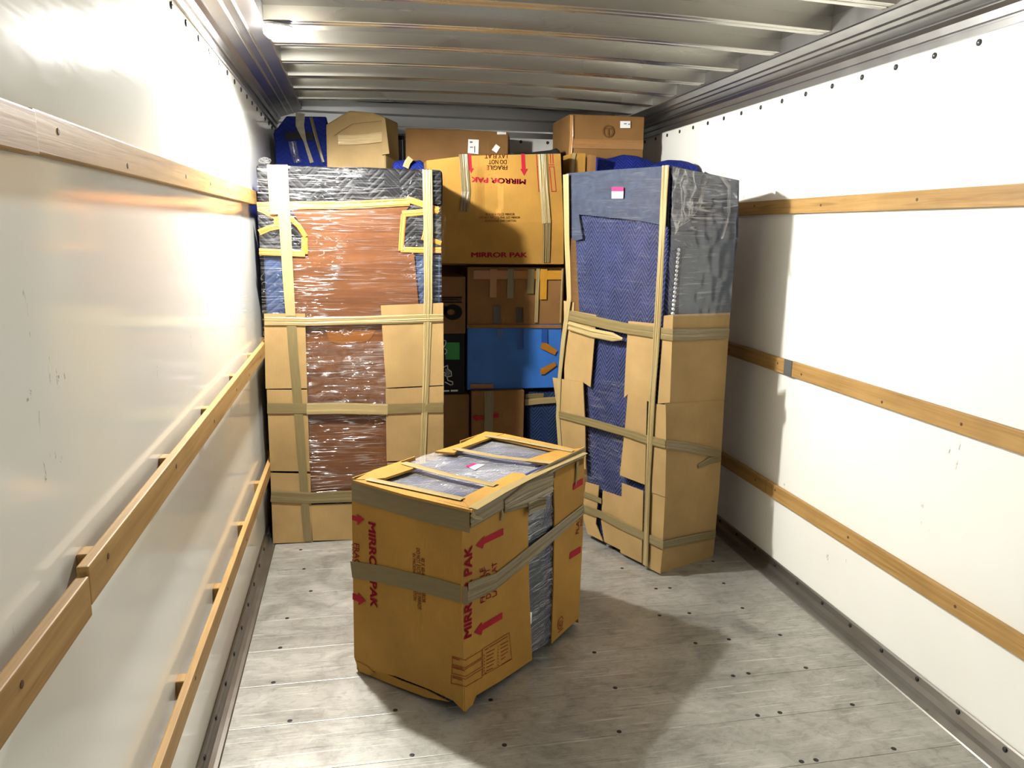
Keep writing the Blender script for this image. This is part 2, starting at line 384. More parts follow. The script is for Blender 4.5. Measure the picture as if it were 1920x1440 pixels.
def print_lines(name, face, lines, width, mat, parent, off=0.006, kind=None, surf=None):
    V, Fc = [], []
    for pl in lines:
        P = [face.hit(p, off) for p in pl]
        for a, b in zip(P[:-1], P[1:]):
            d = (b-a).normalized(); s = face.n.cross(d)*width/2; k = len(V); e = d*width*0.5
            V += [a-s-e, a+s-e, b+s+e, b-s+e]; Fc.append((k, k+1, k+2, k+3))
    if surf: V = [Vector((v.x, surf(v.x, v.z), v.z)) for v in V]
    return tag(build(name, V, Fc, mat, parent), kind=kind)
def arrow_px(tail, tip, shaft, head_w, head_l, up):
    """arrow in pixel space with a skew 'up' vector for its width"""
    t, p, u = Vector(tail), Vector(tip), Vector(up).normalized(); d = (p-t); L = d.length; d = d/L; b = p-d*head_l
    return [tuple(q) for q in (t+u*shaft/2, b+u*shaft/2, b+u*head_w/2, p, b-u*head_w/2, b-u*shaft/2, t-u*shaft/2)]
def lathe_mesh(name, prof, seg=16, mat=None):
    V, Fc = [], []
    for r, z in prof:
        for i in range(seg): a = 2*math.pi*i/seg; V.append((r*math.cos(a), r*math.sin(a), z))
    for j in range(len(prof)-1):
        for i in range(seg): Fc.append((j*seg+i, j*seg+(i+1) % seg, (j+1)*seg+(i+1) % seg, (j+1)*seg+i))
    Fc.append(tuple(range(seg-1, -1, -1))); Fc.append(tuple(range((len(prof)-1)*seg, len(prof)*seg)))
    me = bpy.data.meshes.new(name); me.from_pydata(V, [], Fc); me.update()
    if mat: me.materials.append(mat)
    return me

# ------------------------------------------------------------------ the truck body
XL, XR, Y0, Y1, ZT = -0.49, 1.947, -1.0, 5.5, 2.40
floor = empty('floor', (0, 0, 0), 'scratched grey metal plank floor of the truck', 'floor', kind='structure')
pitch = 0.2395; ylo = 2.145-pitch*13
box('subfloor', XL-0.06, XR+0.06, ylo, Y1+0.05, -0.06, -0.012, KICK, floor)
pm = None
yk = ylo; screw = lathe_mesh('floor_screw', [(0.0085, -0.002), (0.0085, 0.0004), (0.006, 0.0010)], 10, BLACK)
while yk < Y1:
    if pm is None:
        o = box('plank', XL-0.02, XR+0.02, yk+0.0005, yk+pitch-0.0005, -0.014, 0.0, FLOOR, floor, bevel=0.0022, seg=2); pm = o.data
        b = yk
    else:
        o = link('plank', pm, FLOOR, floor); o.location = (0, yk-b, 0)
    if yk > 1.5 and yk < 3.9:
        for sx in (-0.28, 0.12, 0.42, 0.85, 1.28, 1.40, 1.66):
            s = link('screw', screw, BLACK, floor); s.location = (sx+random.uniform(-0.05, 0.05), yk+0.016+random.uniform(-0.004, 0.004), 0)
    yk += pitch
wl = box('wall_left', XL-0.05, XL, Y0, Y1+0.05, -0.05, ZT+0.05, WALL); tag(wl, 'glossy white side wall of the truck beside the brown wood-backed wrapped cabinet', 'wall', kind='structure')
wr = box('wall_right', XR, XR+0.05, Y0, Y1+0.05, -0.05, ZT+0.05, WALL); tag(wr, 'bright white side wall of the truck beside the navy quilted wrapped cabinet', 'wall', kind='structure')
wb = box('wall_back', XL-0.05, XR+0.05, Y1, Y1+0.05, -0.05, ZT+0.05, mat_plain('bulkhead_paint', (228, 228, 222), 0.4)); tag(wb, 'pale end wall of the truck behind the stacked cartons', 'wall', kind='structure')
riv = lathe_mesh('wall_rivet', [(0.0105, -0.002), (0.0105, 0.003), (0.008, 0.0045)], 12, BLACK)
hub = lathe_mesh('rivet_pin', [(0.0035, 0.004), (0.0035, 0.0056), (0.002, 0.006)], 8, STEEL)
def rivet(parent, loc, rot, mesh=None, name='rivet', pin=True):
    r = link(name, mesh or riv, BLACK, parent); r.location = Vector(loc)-ORIGIN[parent]; r.rotation_euler = rot
    if pin:
        h = link('pin', hub, STEEL, r)
for k in range(-8, 17):
    y = 2.287+0.1965*k
    if 0.6 < y < 5.45:
        rivet(wr, (XR, y, 2.203), (0, -math.pi/2, 0)); rivet(wl, (XL, y-0.005, 2.203), (0, math.pi/2, 0))
for k in range(0, 12): rivet(wb, (-0.38+k*0.19, Y1, 2.203), (math.pi/2, 0, 0))
# bulkhead rails
for i, (z0, z1, d, m_) in enumerate([(2.225, 2.262, 0.010, TRIM), (2.272, 2.335, 0.016, TRIM)]):
    box('rail', XL+0.01, XR-0.01, Y1-d, Y1, z0, z1, m_, wb)
# ceiling: sheet and cross ribs, slightly crowned
XA, XB = XL+0.175, XR-0.175; XM = (XA+XB)/2
def crown(x): t = (x-XM)/(XB-XA)*2; return 0.022*(1-t*t)
ceil = empty('ceiling', (XM, 2.5, 2.40), 'polished metal truck ceiling with cross ribs', 'ceiling', kind='structure')
NX = 24; xs = [XL+(XR-XL)*i/NX for i in range(NX+1)]
V = []; Fc = []
for zz in (0, 0.02):
    for x in xs:
        for y in (Y0, Y1): V.append((x, y, 2.402+zz+max(-0.005, crown(x))))
for i in range(NX): Fc.append((2*i, 2*i+1, 2*i+3, 2*i+2)); k = 2*(NX+1); Fc.append((k+2*i, k+2*i+2, k+2*i+3, k+2*i+1))
Fc += [(0, 2*(NX+1), 2*(NX+1)+1, 1), (2*NX, 2*NX+1, 4*NX+3, 4*NX+2)]
build('roof_sheet', V, Fc, CEIL, ceil, smooth=False)
# rib: flanged channel (web + bottom flange + return lip)
RP = [(-0.040, 0.052), (-0.040, 0.002), (-0.037, 0.0), (-0.014, 0.0), (-0.011, 0.003), (-0.011, 0.040), (-0.001, 0.040), (-0.001, 0.003), (0.002, 0.0), (0.026, 0.0), (0.029, 0.003), (0.029, 0.052)]
ribx = [XA-0.02+(XB-XA+0.04)*i/20 for i in range(21)]
V = [Vector((x, py, 2.35+pz+crown(x))) for x in ribx for py, pz in RP]; n = len(RP); Fc = []
for i in range(20):
    for j in range(n): Fc.append((i*n+j, i*n+(j+1) % n, (i+1)*n+(j+1) % n, (i+1)*n+j))
Fc += [tuple(range(n)), tuple(range(20*n, 21*n))]
r0 = build('rib', V, Fc, RIB, ceil)
ribs_y = [3.245+0.366*k for k in range(-11, 6)]
r0.location = (0, ribs_y[0], 0)
for y in ribs_y[1:]:
    o = link('rib', r0.data, RIB, ceil); o.location = (0, y, 0)
    for sx, xx in ((1, XA), (-1, XB)):
        pass
box('end_rail', XL+0.1, XR-0.1, Y1-0.12, Y1, 2.335, 2.40, TRIM, ceil)
# cove trims along the top of both walls
CP = [(0, 2.225), (0.010, 2.225), (0.010, 2.246), (0.006, 2.248), (0.006, 2.254), (0.016, 2.256), (0.020, 2.280), (0.034, 2.292), (0.030, 2.297), (0.034, 2.302), (0.072, 2.314), (0.078, 2.312), (0.084, 2.318), (0.108, 2.326), (0.112, 2.322), (0.118, 2.328), (0.170, 2.338), (0.175, 2.342), (0.175, 2.41), (0, 2.41)]
def cove(name, wallx, sgn, label):
    f = [Vector((wallx+sgn*a, Y0, z)) for a, z in CP]
    o = prism(name, f, (0, Y1-Y0, 0), TRIM, origin=(wallx, 2, 2.225)); tag(o, label, 'trim', kind='structure'); return o
cove('trim_1', XL, 1, 'grooved metal cove trim above the glossy wall, next to the lamp')
cove('trim_2', XR, -1, 'grooved metal cove trim above the bright white wall, across from the lamp')
# kick angles along the floor
bolt = lathe_mesh('kick_bolt', [(0.0085, -0.002), (0.0085, 0.003), (0.006, 0.0048)], 10, BLACK)
sbolt = lathe_mesh('flange_screw', [(0.006, -0.001), (0.006, 0.001), (0.004, 0.002)], 8, STEEL)
def kick(name, wallx, sgn, wdt, label):
    KP = [(0, 0), (0, 0.062), (0.006, 0.064), (0.010, 0.058), (0.012, 0.030), (0.020, 0.012), (0.034, 0.006), (wdt-0.004, 0.004), (wdt, 0.0)]
    o = prism(name, [Vector((wallx+sgn*a, Y0, z)) for a, z in KP], (0, Y1-Y0, 0), KICK, origin=(wallx, 2, 0)); tag(o, label, 'trim', kind='structure')
    for k in range(-4, 18):
        y = 1.806+0.196*k
        rivet(o, (wallx+sgn*0.0105, y, 0.044), (0, sgn*math.pi/2, 0), bolt, 'bolt', False)
        if k % 2: rivet(o, (wallx+sgn*(wdt-0.016), y+0.08, 0.0035), (0, 0, 0), sbolt, 'screw', False)
kick('trim_3', XL, 1, 0.05, 'bolted metal floor edging below the glossy wall')
kick('trim_4', XR, -1, 0.075, 'bolted metal floor edging below the bright white wall')
# wooden tie rails
knot = lathe_mesh('screw_hole', [(0.006, -0.001), (0.006, 0.0006), (0.004, 0.0008)], 8, KNOT)
def tie_rail(name, wallx, sgn, z0, z1, pieces, label, gap, th, spacers):
    r = empty(name, (wallx, 2.5, z0), label, 'wall rail', kind='structure')
    for i, (ya, yb, dz, dx) in enumerate(pieces):
        xa = wallx+sgn*(gap+dx); xb = wallx+sgn*(gap+th+dx)
        box('board', min(xa, xb), max(xa, xb), ya, yb, z0+dz, z1+dz, PINE_R, r, bevel=0.003, seg=2)
        y = ya+0.10
        while y < yb-0.03:
            h = link('screw_hole', knot, KNOT, r); h.location = Vector((xb, y, (z0+z1)/2+dz+random.uniform(-0.015, 0.015)))-ORIGIN[r]; h.rotation_euler = (0, sgn*math.pi/2, 0)
            y += random.uniform(0.35, 0.6)
    for y in spacers:
        xa, xb = wallx, wallx+sgn*(gap+0.002)
        box('spacer', min(xa, xb), max(xa, xb), y-0.02, y+0.02, z0+0.006, z1-0.004, PINE_R, r, bevel=0.002, seg=1)
    return r
sp = [0.4, 0.86, 1.41, 2.0, 2.55, 3.12, 3.65, 4.2, 4.8]
tie_rail('trim_5', XL, 1, 1.703, 1.768, [(Y0, 1.318, -0.004, 0.006), (1.322, 4.13, 0, 0)], 'wooden slat rail along the glossy wall above the two spaced ones', 0.004, 0.022, [])
tie_rail('trim_6', XL, 1, 0.970, 1.040, [(Y0, 1.312, -0.010, 0.003), (1.322, 5.4, 0.002, 0)], 'spaced wooden slat rail at waist height on the glossy wall', 0.022, 0.020, sp)
tie_rail('trim_7', XL, 1, 0.368, 0.432, [(Y0, 5.4, 0, 0)], 'spaced wooden slat rail nearest the floor on the glossy wall', 0.022, 0.020, sp)
tie_rail('trim_8', XR, -1, 1.692, 1.757, [(Y0, 5.4, 0, 0)], 'wooden slat rail on the bright wall, level with the top of the navy cabinet', 0.002, 0.020, [])
r9 = tie_rail('trim_9', XR, -1, 0.968, 1.036, [(Y0, 3.18, 0, 0), (3.183, 5.4, -0.001, 0.001)], 'wooden slat rail with a grey tape patch on the bright wall', 0.002, 0.020, [])
box('duct_tape', XR-0.0245, XR-0.0215, 3.16, 3.225, 0.966, 1.039, DUCT, r9)
tie_rail('trim_10', XR, -1, 0.362, 0.430, [(Y0, 3.30, 0, 0), (3.303, 5.4, 0.001, 0.001)], 'wooden slat rail nearest the floor on the bright wall', 0.002, 0.020, [])

# ------------------------------------------------------------------ lamp
lamp = empty('ceiling_lamp', (LAMP.x, LAMP.y, LAMP.z), 'small glaring white lamp at the ceiling corner', 'lamp')
me = lathe_mesh('housing', [(0.045, -0.002), (0.052, 0.004), (0.052, 0.020), (0.030, 0.030)], 20, TRIM); link('housing', me, TRIM, lamp)
box('bracket', LAMP.x-0.10, LAMP.x+0.01, LAMP.y-0.02, LAMP.y+0.02, LAMP.z+0.022, LAMP.z+0.032, TRIM, lamp)
mt = Mat('lamp_glow'); em = mt.n('Emission'); em.inputs[0].default_value = (1, 0.97, 0.92, 1); em.inputs[1].default_value = 170; mt.t.links.new(em.outputs[0], mt.o.inputs['Surface'])
link('diffuser', lathe_mesh('diffuser', [(0.020, -0.026), (0.042, -0.020), (0.055, -0.008), (0.057, 0.004), (0.054, 0.012)], 20, mt.m), mt.m, lamp)
ld = bpy.data.lights.new('lamp_light', 'SPOT'); ld.energy = LAMP_W; ld.spot_size = math.radians(180); ld.spot_blend = 0.2; ld.shadow_soft_size = 0.035; ld.color = (1.0, 0.985, 0.94)
lo = bpy.data.objects.new('lamp_light', ld); col.objects.link(lo); lo.parent = lamp; lo.location = (0, 0, -0.062); lo.rotation_euler = Vector((0.22, -0.06, -1.0)).to_track_quat('-Z', 'Y').to_euler()

# ------------------------------------------------------------------ front wrapped crate
bL, bF, bR = Vector((-0.033, 2.66, 0)), Vector((0.312, 2.312, 0)), Vector((0.87, 2.86, 0)); bB = bL+bR-bF; BH = 0.745
Zv = Vector((0, 0, BH))
FL = Face(bL, bF, bL+Zv); FR = Face(bF, bR, bF+Zv); FT = Face(bL+Zv, bF+Zv, bR+Zv)
t = empty('wrapped_nightstand', (bL+bR)/2, 'low piece wrapped in gold cartons and navy padding, alone on the open floor', 'wrapped furniture')
UVD[t] = [FL.n, FR.n, -FL.n, -FR.n]
cen = (bL+bR)/2
def inset(p, d): v = (cen-p); v.z = 0; return p+v.normalized()*d
q = [inset(p, 0.030) for p in (bL, bF, bR, bB)]
build('padded_body', [p+Vector((0, 0, 0.012)) for p in q]+[p+Vector((0, 0, BH-0.026)) for p in q], BOXF, NAVY, t, bevel=0.02, seg=3, sub=5, wob=0.008, wscale=9, smooth=True)
# front carton: wraps the whole left face and part of the right face
front_carton = bent_panel('front_carton', [
    (FL, [(659, 899), (867, 953), (866, 1150), (869, 1334), (850, 1314), (806, 1293), (742, 1268), (690, 1256), (670, 1250), (664, 1232)], 0.0),
    (FR, [(867, 953), (992, 893), (990, 1000), (993, 1120), (998, 1237), (942, 1275), (893, 1304), (886, 1322), (872, 1335), (866, 1150)], 0.0)], 0.005, CARD_M, t)
panel('torn_flap', FL, [(668, 1238), (700, 1252), (752, 1276), (800, 1294), (842, 1316), (800, 1308), (735, 1284), (692, 1266), (671, 1260)], 0.004, -0.006, CARD_M, t)
panel('torn_flap', FL, [(668, 1240), (690, 1251), (700, 1262), (692, 1266), (673, 1258)], 0.004, 0.004, CARD_M, t)
rear_carton = panel('rear_carton', FR, [(1037, 868), (1096, 838), (1093, 1000), (1087, 1120), (1084, 1160), (1034, 1207), (1038, 1100), (1040, 960)], 0.005, 0.0, CARD_M, t)
# left and back sides (seen from other positions)
def vpanel(name, a, b, z0, z1, off, th, mat, parent):
    d = (b-a); nrm = Vector((d.y, -d.x, 0)).normalized()
    if nrm.dot(a-cen) < 0: nrm = -nrm
    fr = [a+nrm*off+Vector((0, 0, z0)), b+nrm*off+Vector((0, 0, z0)), b+nrm*off+Vector((0, 0, z1)), a+nrm*off+Vector((0, 0, z1))]
    return prism(name, fr, -nrm*th, mat, parent)
vpanel('front_carton_side', bL, bL.lerp(bB, 0.42), 0.01, BH, 0.0, 0.005, CARD_M, t)
vpanel('rear_carton_back', bB, bR, 0.01, BH, 0.0, 0.005, CARD_M, t)
vpanel('rear_carton_side', bL.lerp(bB, 0.78), bB, 0.01, BH, 0.0, 0.005, CARD_M, t)
# film on the exposed gap
FRi = Face(bF-FR.n*0.022, bR-FR.n*0.022, bF-FR.n*0.022+Zv)
grid_sheet('side_film', FRi, [(985, 930), (1042, 905), (1040, 1200), (990, 1225)], 0.018, FILM_T, t, 16, 60, 0.006, (30, 14), 4.0)
panel('slate_pad', FRi, [(984, 935), (1024, 913), (1021, 1204), (990, 1224)], 0.010, 0.010, mat_plain('slate_side_pad', (44, 54, 70), 0.6, 0, 0.3, 0.25, 18), t)
gp = [FR.hit(p, 0.0) for p in ((985, 897), (1042, 866))]
prism('top_edge_pad', [gp[0]+Vector((0, 0, -0.06)), gp[1]+Vector((0, 0, -0.06)), Vector((gp[1].x, gp[1].y, BH)), Vector((gp[0].x, gp[0].y, BH))], -FR.n*0.03, NAVY, t)
prism('front_carton_rim', [bF+Vector((0, 0, BH-0.05)), bR+Vector((0, 0, BH-0.05)), bR+Vector((0, 0, BH+0.001)), bF+Vector((0, 0, BH+0.001))], -FR.n*0.004, CARD_M, t)
# top
grid_sheet('top_film', FT, [(672, 897), (872, 950), (1086, 846), (908, 815)], -0.014, FILM_TOP, t, 50, 60, 0.003, (16, 16), 2.0)
panel('top_flap', FT, [(666, 899), (700, 881), (749, 866), (790, 872), (770, 880), (722, 896), (690, 899)], 0.008, 0.004, CARD_M, t)
panel('top_flap', FT, [(816, 846), (868, 830), (910, 809), (945, 813), (920, 820), (862, 841), (852, 849)], 0.008, 0.004, CARD_M, t)
panel('top_flap', FT, [(884, 957), (865, 934), (962, 886), (982, 888), (989, 893), (940, 915)], 0.008, 0.004, CARD_M, t)
panel('top_flap', FT, [(985, 862), (1040, 845), (1090, 840), (1096, 849), (1070, 860), (1036, 872)], 0.008, 0.004, CARD_M, t)
panel('top_flap', FT, [(661, 900), (700, 899), (760, 912), (878, 938), (884, 957), (760, 928)], 0.008, 0.002, CARD_M, t)
panel('top_flap', FT, [(905, 812), (945, 813), (1035, 832), (1096, 846), (1080, 852), (1030, 842), (925, 820)], 0.008, 0.002, CARD_M, t)
# tape
tape('top_tape', [(FT, [(690, 898), (770, 915), (868, 936)])], 0.030, TAPE, t, 0.006, 1, 0.004, 3)
tape('top_tape', [(FT, [(757, 868), (830, 888), (930, 910)])], 0.034, TAPE, t, 0.006, 1, 0.003, 4)
tape('top_tape', [(FT, [(852, 841), (930, 856), (1036, 868)])], 0.032, TAPE, t, 0.006, 1, 0.003, 5)
tape('top_tape', [(FT, [(912, 817), (960, 824), (1030, 838), (1075, 846)])], 0.030, TAPE, t, 0.006, 1, 0.003, 6)
tape('edge_tape', [(FL, [(660, 918), (770, 947), (881, 977)])], 0.085, TAPE_D, t, 0.003, 2, 0.002, 7)
tape('edge_tape', [(FR, [(881, 970), (940, 938), (990, 908), (1040, 874), (1096, 848)])], [0.080, 0.075, 0.060, 0.040, 0.040], TAPE_D, t, 0.004, 4, 0.006, 8)
tape('edge_tape', [(FT, [(886, 954), (940, 922), (990, 896), (1040, 873), (1095, 849)])], 0.034, TAPE, t, 0.005, 1, 0.003, 9)
tape('edge_tape', [(FR, [(945, 950), (990, 925), (1036, 905)])], [0.05, 0.10, 0.075], TAPE_D, t, 0.006, 5, 0.010, 10)
tape('tape_tail', [(FR, [(941, 955), (942, 966), (940, 976)])], 0.012, TAPE_D, t, 0.006, 1, 0.002, 11)
tape('tape_tail', [(FR, [(884, 962), (890, 970), (904, 973)])], [0.02, 0.012, 0.006], TAPE, t, 0.010, 1, 0.002, 12)
tape('tape_tail', [(FR, [(1083, 866), (1082, 890), (1079, 912)])], [0.02, 0.016, 0.004], TAPE_D, t, 0.006, 1, 0.002, 13)
tape('girth_tape', [(FL, [(659, 1068), (720, 1078), (800, 1096), (878, 1118)])], 0.062, TAPE_D, t, 0.003, 1, 0.001, 14)
tape('girth_tape', [(FR, [(876, 1113), (930, 1090), (1000, 1033), (1050, 992), (1094, 955)])], [0.075, 0.06, 0.058, 0.052, 0.045], TAPE_D, t, 0.005, 4, 0.006, 15)
# clump of tape on the padding
for i in range(4):
    y = 940+i*5
    tape('tape_clump', [(FR, [(990, y+6), (1006, y-2), (1022, y-4-i)])], 0.022, TAPE_D, t, 0.008+0.003*i, 3, 0.010, 20+i)
# prints
print_polys('printed_arrow', FL, [[(660, 966), (669, 969), (669, 964), (683, 974), (669, 985), (670, 978), (660, 975)], [(661, 1112), (671, 1116), (671, 1111), (686, 1127), (672, 1135), (672, 1128), (661, 1124)]], INK, front_carton, 0.0022, each=True)
lettering(FL, [('MIRROR PAK', (690, 977), (694, 1138), (704, 981))], INK, front_carton, 0.0022, 0.048)
lettering(FL, [('FRAGILE', (663, 1018), (665, 1080), (673, 1020)), ('DO NOT', (659.5, 1020), (660, 1070), (662.5, 1021))], INK, front_carton, 0.0022, 0.008)
lettering(FL, [('40 X 60-4 PIECE MIRROR', (789, 1045), (791, 1129), (796, 1047)), ('DO NOT EXCEED THIS SIZE MIRROR', (780, 1027), (783, 1142), (787, 1029)), ('IN PACKING THIS CARTON', (773, 1037), (775, 1125), (779, 1039))], INK_B, front_carton, 0.0022, 0.012)
lettering(FR, [('MIRROR PAK', (885, 1193), (886, 1021), (870, 1200))], INK, front_carton, 0.0022, 0.048)
print_polys('printed_arrow', FR, [[(944, 990), (944, 1003), (908, 1020), (905, 1029), (892, 1023), (909, 1004), (908, 1008)], [(942, 1148), (942, 1160), (905, 1182), (903, 1191), (889, 1186), (904, 1166), (904, 1171)]], INK, front_carton, 0.0022, each=True)
lettering(FR, [('FRAGILE', (910, 1128), (909, 1063), (901, 1132)), ('DO NOT', (921, 1120), (919, 1064), (912, 1124)), ('LAY FLAT', (932, 1116), (932, 1052), (923, 1121))], INK, front_carton, 0.0022, 0.010)
def zc(x, y): return (830+x*0.09375, 1180+y*0.09375)
zl = lambda L: [zc(*p) for p in L]
print_lines('printed_form', FR, [zl(l) for l in [
    [(460, 615), (790, 415), (790, 560), (460, 765)], [(460, 800), (790, 590), (790, 745), (460, 945)], [(460, 1000), (790, 790), (790, 960), (470, 1145)],
    [(805, 390), (1335, 65), (1388, 595), (805, 925), (805, 390)]]], 0.0022, INK_B, front_carton, 0.0022, 'stuff')
print_lines('printed_form', FL, [zl(l) for l in [[(460, 620), (190, 545), (190, 700), (460, 770)], [(460, 800), (190, 720), (180, 880), (460, 945)], [(460, 1000), (170, 920), (165, 1080), (460, 1145)]]], 0.0022, INK_B, front_carton, 0.0022, 'stuff')
bars = []
for i in range(6): bars.append([(880, 475+i*72), (1040-20*(i % 3), 395+i*72+10*(i % 3))])
for i in range(5): bars.append([(1155+6*i, 315+i*72), (1310-10*(i % 2)-(60 if i == 4 else 0), 235+i*72+(30 if i == 4 else 0))])
bars.append([(850, 415), (910, 380)]); bars.append([(940, 360), (1295, 145)]); bars.append([(840, 880), (870, 870)]); bars.append([(1190, 700), (1370, 590)])
print_lines('printed_form_text', FR, [zl(b) for b in bars], 0.0034, INK_B, front_carton, 0.0022, 'stuff')
print_lines('printed_form_text', FR, [zl([(x, y), (x+4, y+22)]) for x, y0, n_ in ((835, 510, 5), (1110, 330, 6)) for y in range(y0, y0+n_*70, 62)], 0.0028, INK_B, front_carton, 0.0022, 'stuff')
print_lines('printed_form_text', FL, [zl(b) for b in ([(205, 575), (320, 610)], [(205, 765), (430, 825)], [(205, 960), (275, 985)], [(300, 990), (380, 1015)])], 0.0045, INK_B, front_carton, 0.0022, 'stuff')
print_polys('printed_arrow', FR, [[(1075, 907), (1093, 896), (1093, 908), (1075, 919)], [(1069, 1036), (1089, 1024), (1089, 1036), (1068, 1049)]], INK, rear_carton, 0.0022, each=True)
lettering(FR, [('FLAT', (1086, 1000), (1087, 968), (1080, 1002)), ('NOT', (1092.5, 985), (1093, 958), (1088, 987))], INK, rear_carton, 0.0022, 0.008)
cx, cy = 1051, 1168
print_lines('printed_emblem', FR, [[(cx+4.8*math.cos(a)*s, cy+11*math.sin(a)*s-5*math.cos(a)*s) for a, s in [(i*0.5, 1.0) for i in range(13)]],
                                   [(cx+4.8*math.cos(a)*s, cy+11*math.sin(a)*s-5*math.cos(a)*s) for a, s in [(i*0.5, 0.6-0.035*i) for i in range(11)]], [(1047, 1186), (1056, 1178)]], 0.0042, INK_B, rear_carton, 0.0022, 'stuff')
panel('label', FRi, [(991, 1148), (997.5, 1148), (996, 1170), (993, 1168)], 0.001, 0.0215, LABEL, t)
panel('label', FT, [(873, 874), (889, 868), (895, 870), (880, 876)], 0.001, -0.010, MAGENTA, t)
panel('label', FT, [(880, 876), (895, 870), (908, 871), (890, 881)], 0.001, -0.010, LABEL, t)

# ------------------------------------------------------------------ wrapped cabinet with wooden back
CY = 3.93; CX0, CX1, CH, CD = -0.447, 0.428, 1.886, 0.46
LF = Face((0, CY, 0), (1, CY, 0), (0, CY, 1))
t = empty('wrapped_cabinet', (0, CY+CD/2, 0), 'tall cabinet with bare brown wood panel, black hood and orange binding under clear film', 'wrapped furniture')
box('padded_body', CX0+0.008, CX1-0.006, CY+0.022, CY+CD, 0.006, CH-0.03, NAVYP, t, bevel=0.02, seg=3, sub=6, wob=0.008, wscale=7, smooth=True)
hood_z = LF.hit((650, 384)).z
box('black_hood', CX0, CX1, CY+0.006, CY+CD+0.006, hood_z, CH, BLACKQ, t, bevel=0.022, seg=3, sub=6, wob=0.008, wscale=9, smooth=True)
panel('wood_panel', LF, [(545, 380), (785, 380), (776, 470), (785, 575), (735, 940), (575, 940), (553, 600)], 0.010, -0.011, VENEER, t)
LFw = Face((0, CY+0.011, 0), (1, CY+0.011, 0), (0, CY+0.011, 1))
panel('wood_knot', LFw, [(608, 610), (640, 606), (668, 612), (705, 620), (690, 640), (640, 646), (618, 640)], 0.002, 0.002, mat_wood('amber_veneer', (100, 58, 24), (128, 82, 40), (3, 14, 1), False, 0.35), t)
panel('black_flap', LF, [(482, 392), (545, 392), (575, 440), (573, 474), (488, 473)], 0.006, -0.006, BLACKQ, t)
panel('black_flap', LF, [(757, 402), (770, 382), (827, 390), (827, 474), (755, 468)], 0.006, -0.006, BLACKQ, t)
def binding(pts, w_=0.032, seed=0): tape('orange_binding', [(LF, pts)], w_, ORANGE, t, -0.005, 3, 0.006, seed)
binding([(482, 386), (560, 385), (660, 384), (768, 379)], 0.036, 1)
binding([(762, 373), (790, 382), (823, 395)], 0.030, 2); binding([(754, 401), (790, 398), (823, 393)], 0.030, 3)
binding([(757, 402), (754, 435), (752, 470)], 0.026, 4); binding([(751, 468), (790, 469), (827, 469)], 0.028, 5); binding([(800, 415), (796, 440), (793, 450)], 0.018, 6); binding([(797, 446), (827, 456)], 0.022, 7)
binding([(486, 472), (530, 474), (572, 476)], 0.032, 8); binding([(571, 445), (571, 476)], 0.030, 9); binding([(543, 408), (560, 424), (573, 444)], 0.024, 10)
binding([(484, 392), (510, 404), (524, 412)], 0.024, 11); binding([(521, 404), (520, 420)], 0.034, 12); binding([(486, 436), (505, 428), (526, 424)], 0.028, 13)
# film sheets
grid_sheet('film_hood', LF, [(482, 309), (827, 318), (827, 392), (483, 390)], 0.003, FILM_H, t, 90, 24, 0.006, (14, 26), 1.0)
grid_sheet('film_front', LF, [(484, 390), (827, 390), (829, 620), (494, 640)], -0.003, FILM, t, 80, 60, 0.005, (9, 22), 2.0)
grid_sheet('film_front', LF, [(560, 640), (740, 640), (740, 760), (570, 760)], -0.002, FILM_T, t, 50, 40, 0.016, (18, 26), 3.0)
grid_sheet('film_front', LF, [(570, 755), (735, 755), (735, 950), (576, 952)], -0.001, FILM, t, 50, 60, 0.007, (7, 26), 4.0)
# loose film fin on the far edge
V = []; Fc = []
for j in range(15):
    z = 1.80-j*0.035; d = 0.04*math.sin(j/14*math.pi)+0.015*noise.noise(Vector((j*0.5, 0, 0)))
    for i in range(4): V.append((CX1-0.01+d*i/3, CY+0.10+0.03*math.sin(i+j*0.6), z))
for j in range(14):
    for i in range(3): k = j*4+i; Fc.append((k, k+1, k+5, k+4))
build('film_fin', V, Fc, FILM_S, t, smooth=True)
# cardboard panels
for poly in ([(495, 588), (572, 588), (576, 728), (498, 729)], [(500, 731), (576, 731), (581, 884), (507, 883)], [(507, 887), (582, 889), (585, 1016), (512, 1019)],
             [(714, 573), (831, 568), (832, 722), (724, 727), (718, 640)], [(723, 730), (832, 724), (831, 862), (725, 865)], [(726, 868), (831, 865), (831, 1004), (727, 1008)],
             [(583, 947), (726, 942), (727, 1010), (586, 1014)]):
    panel('cardboard_panel', LF, poly, 0.005, 0.008, CARD, t)
for a, b in ((0.0, 0.37), (0.38, 0.75), (0.76, 1.15)):
    box('side_cardboard', CX1-0.006, CX1, CY+0.0, CY+0.30, a+0.006, b, CARD, t); box('side_cardboard', CX0+0.002, CX0+0.008, CY+0.0, CY+0.30, a+0.006, b, CARD, t)
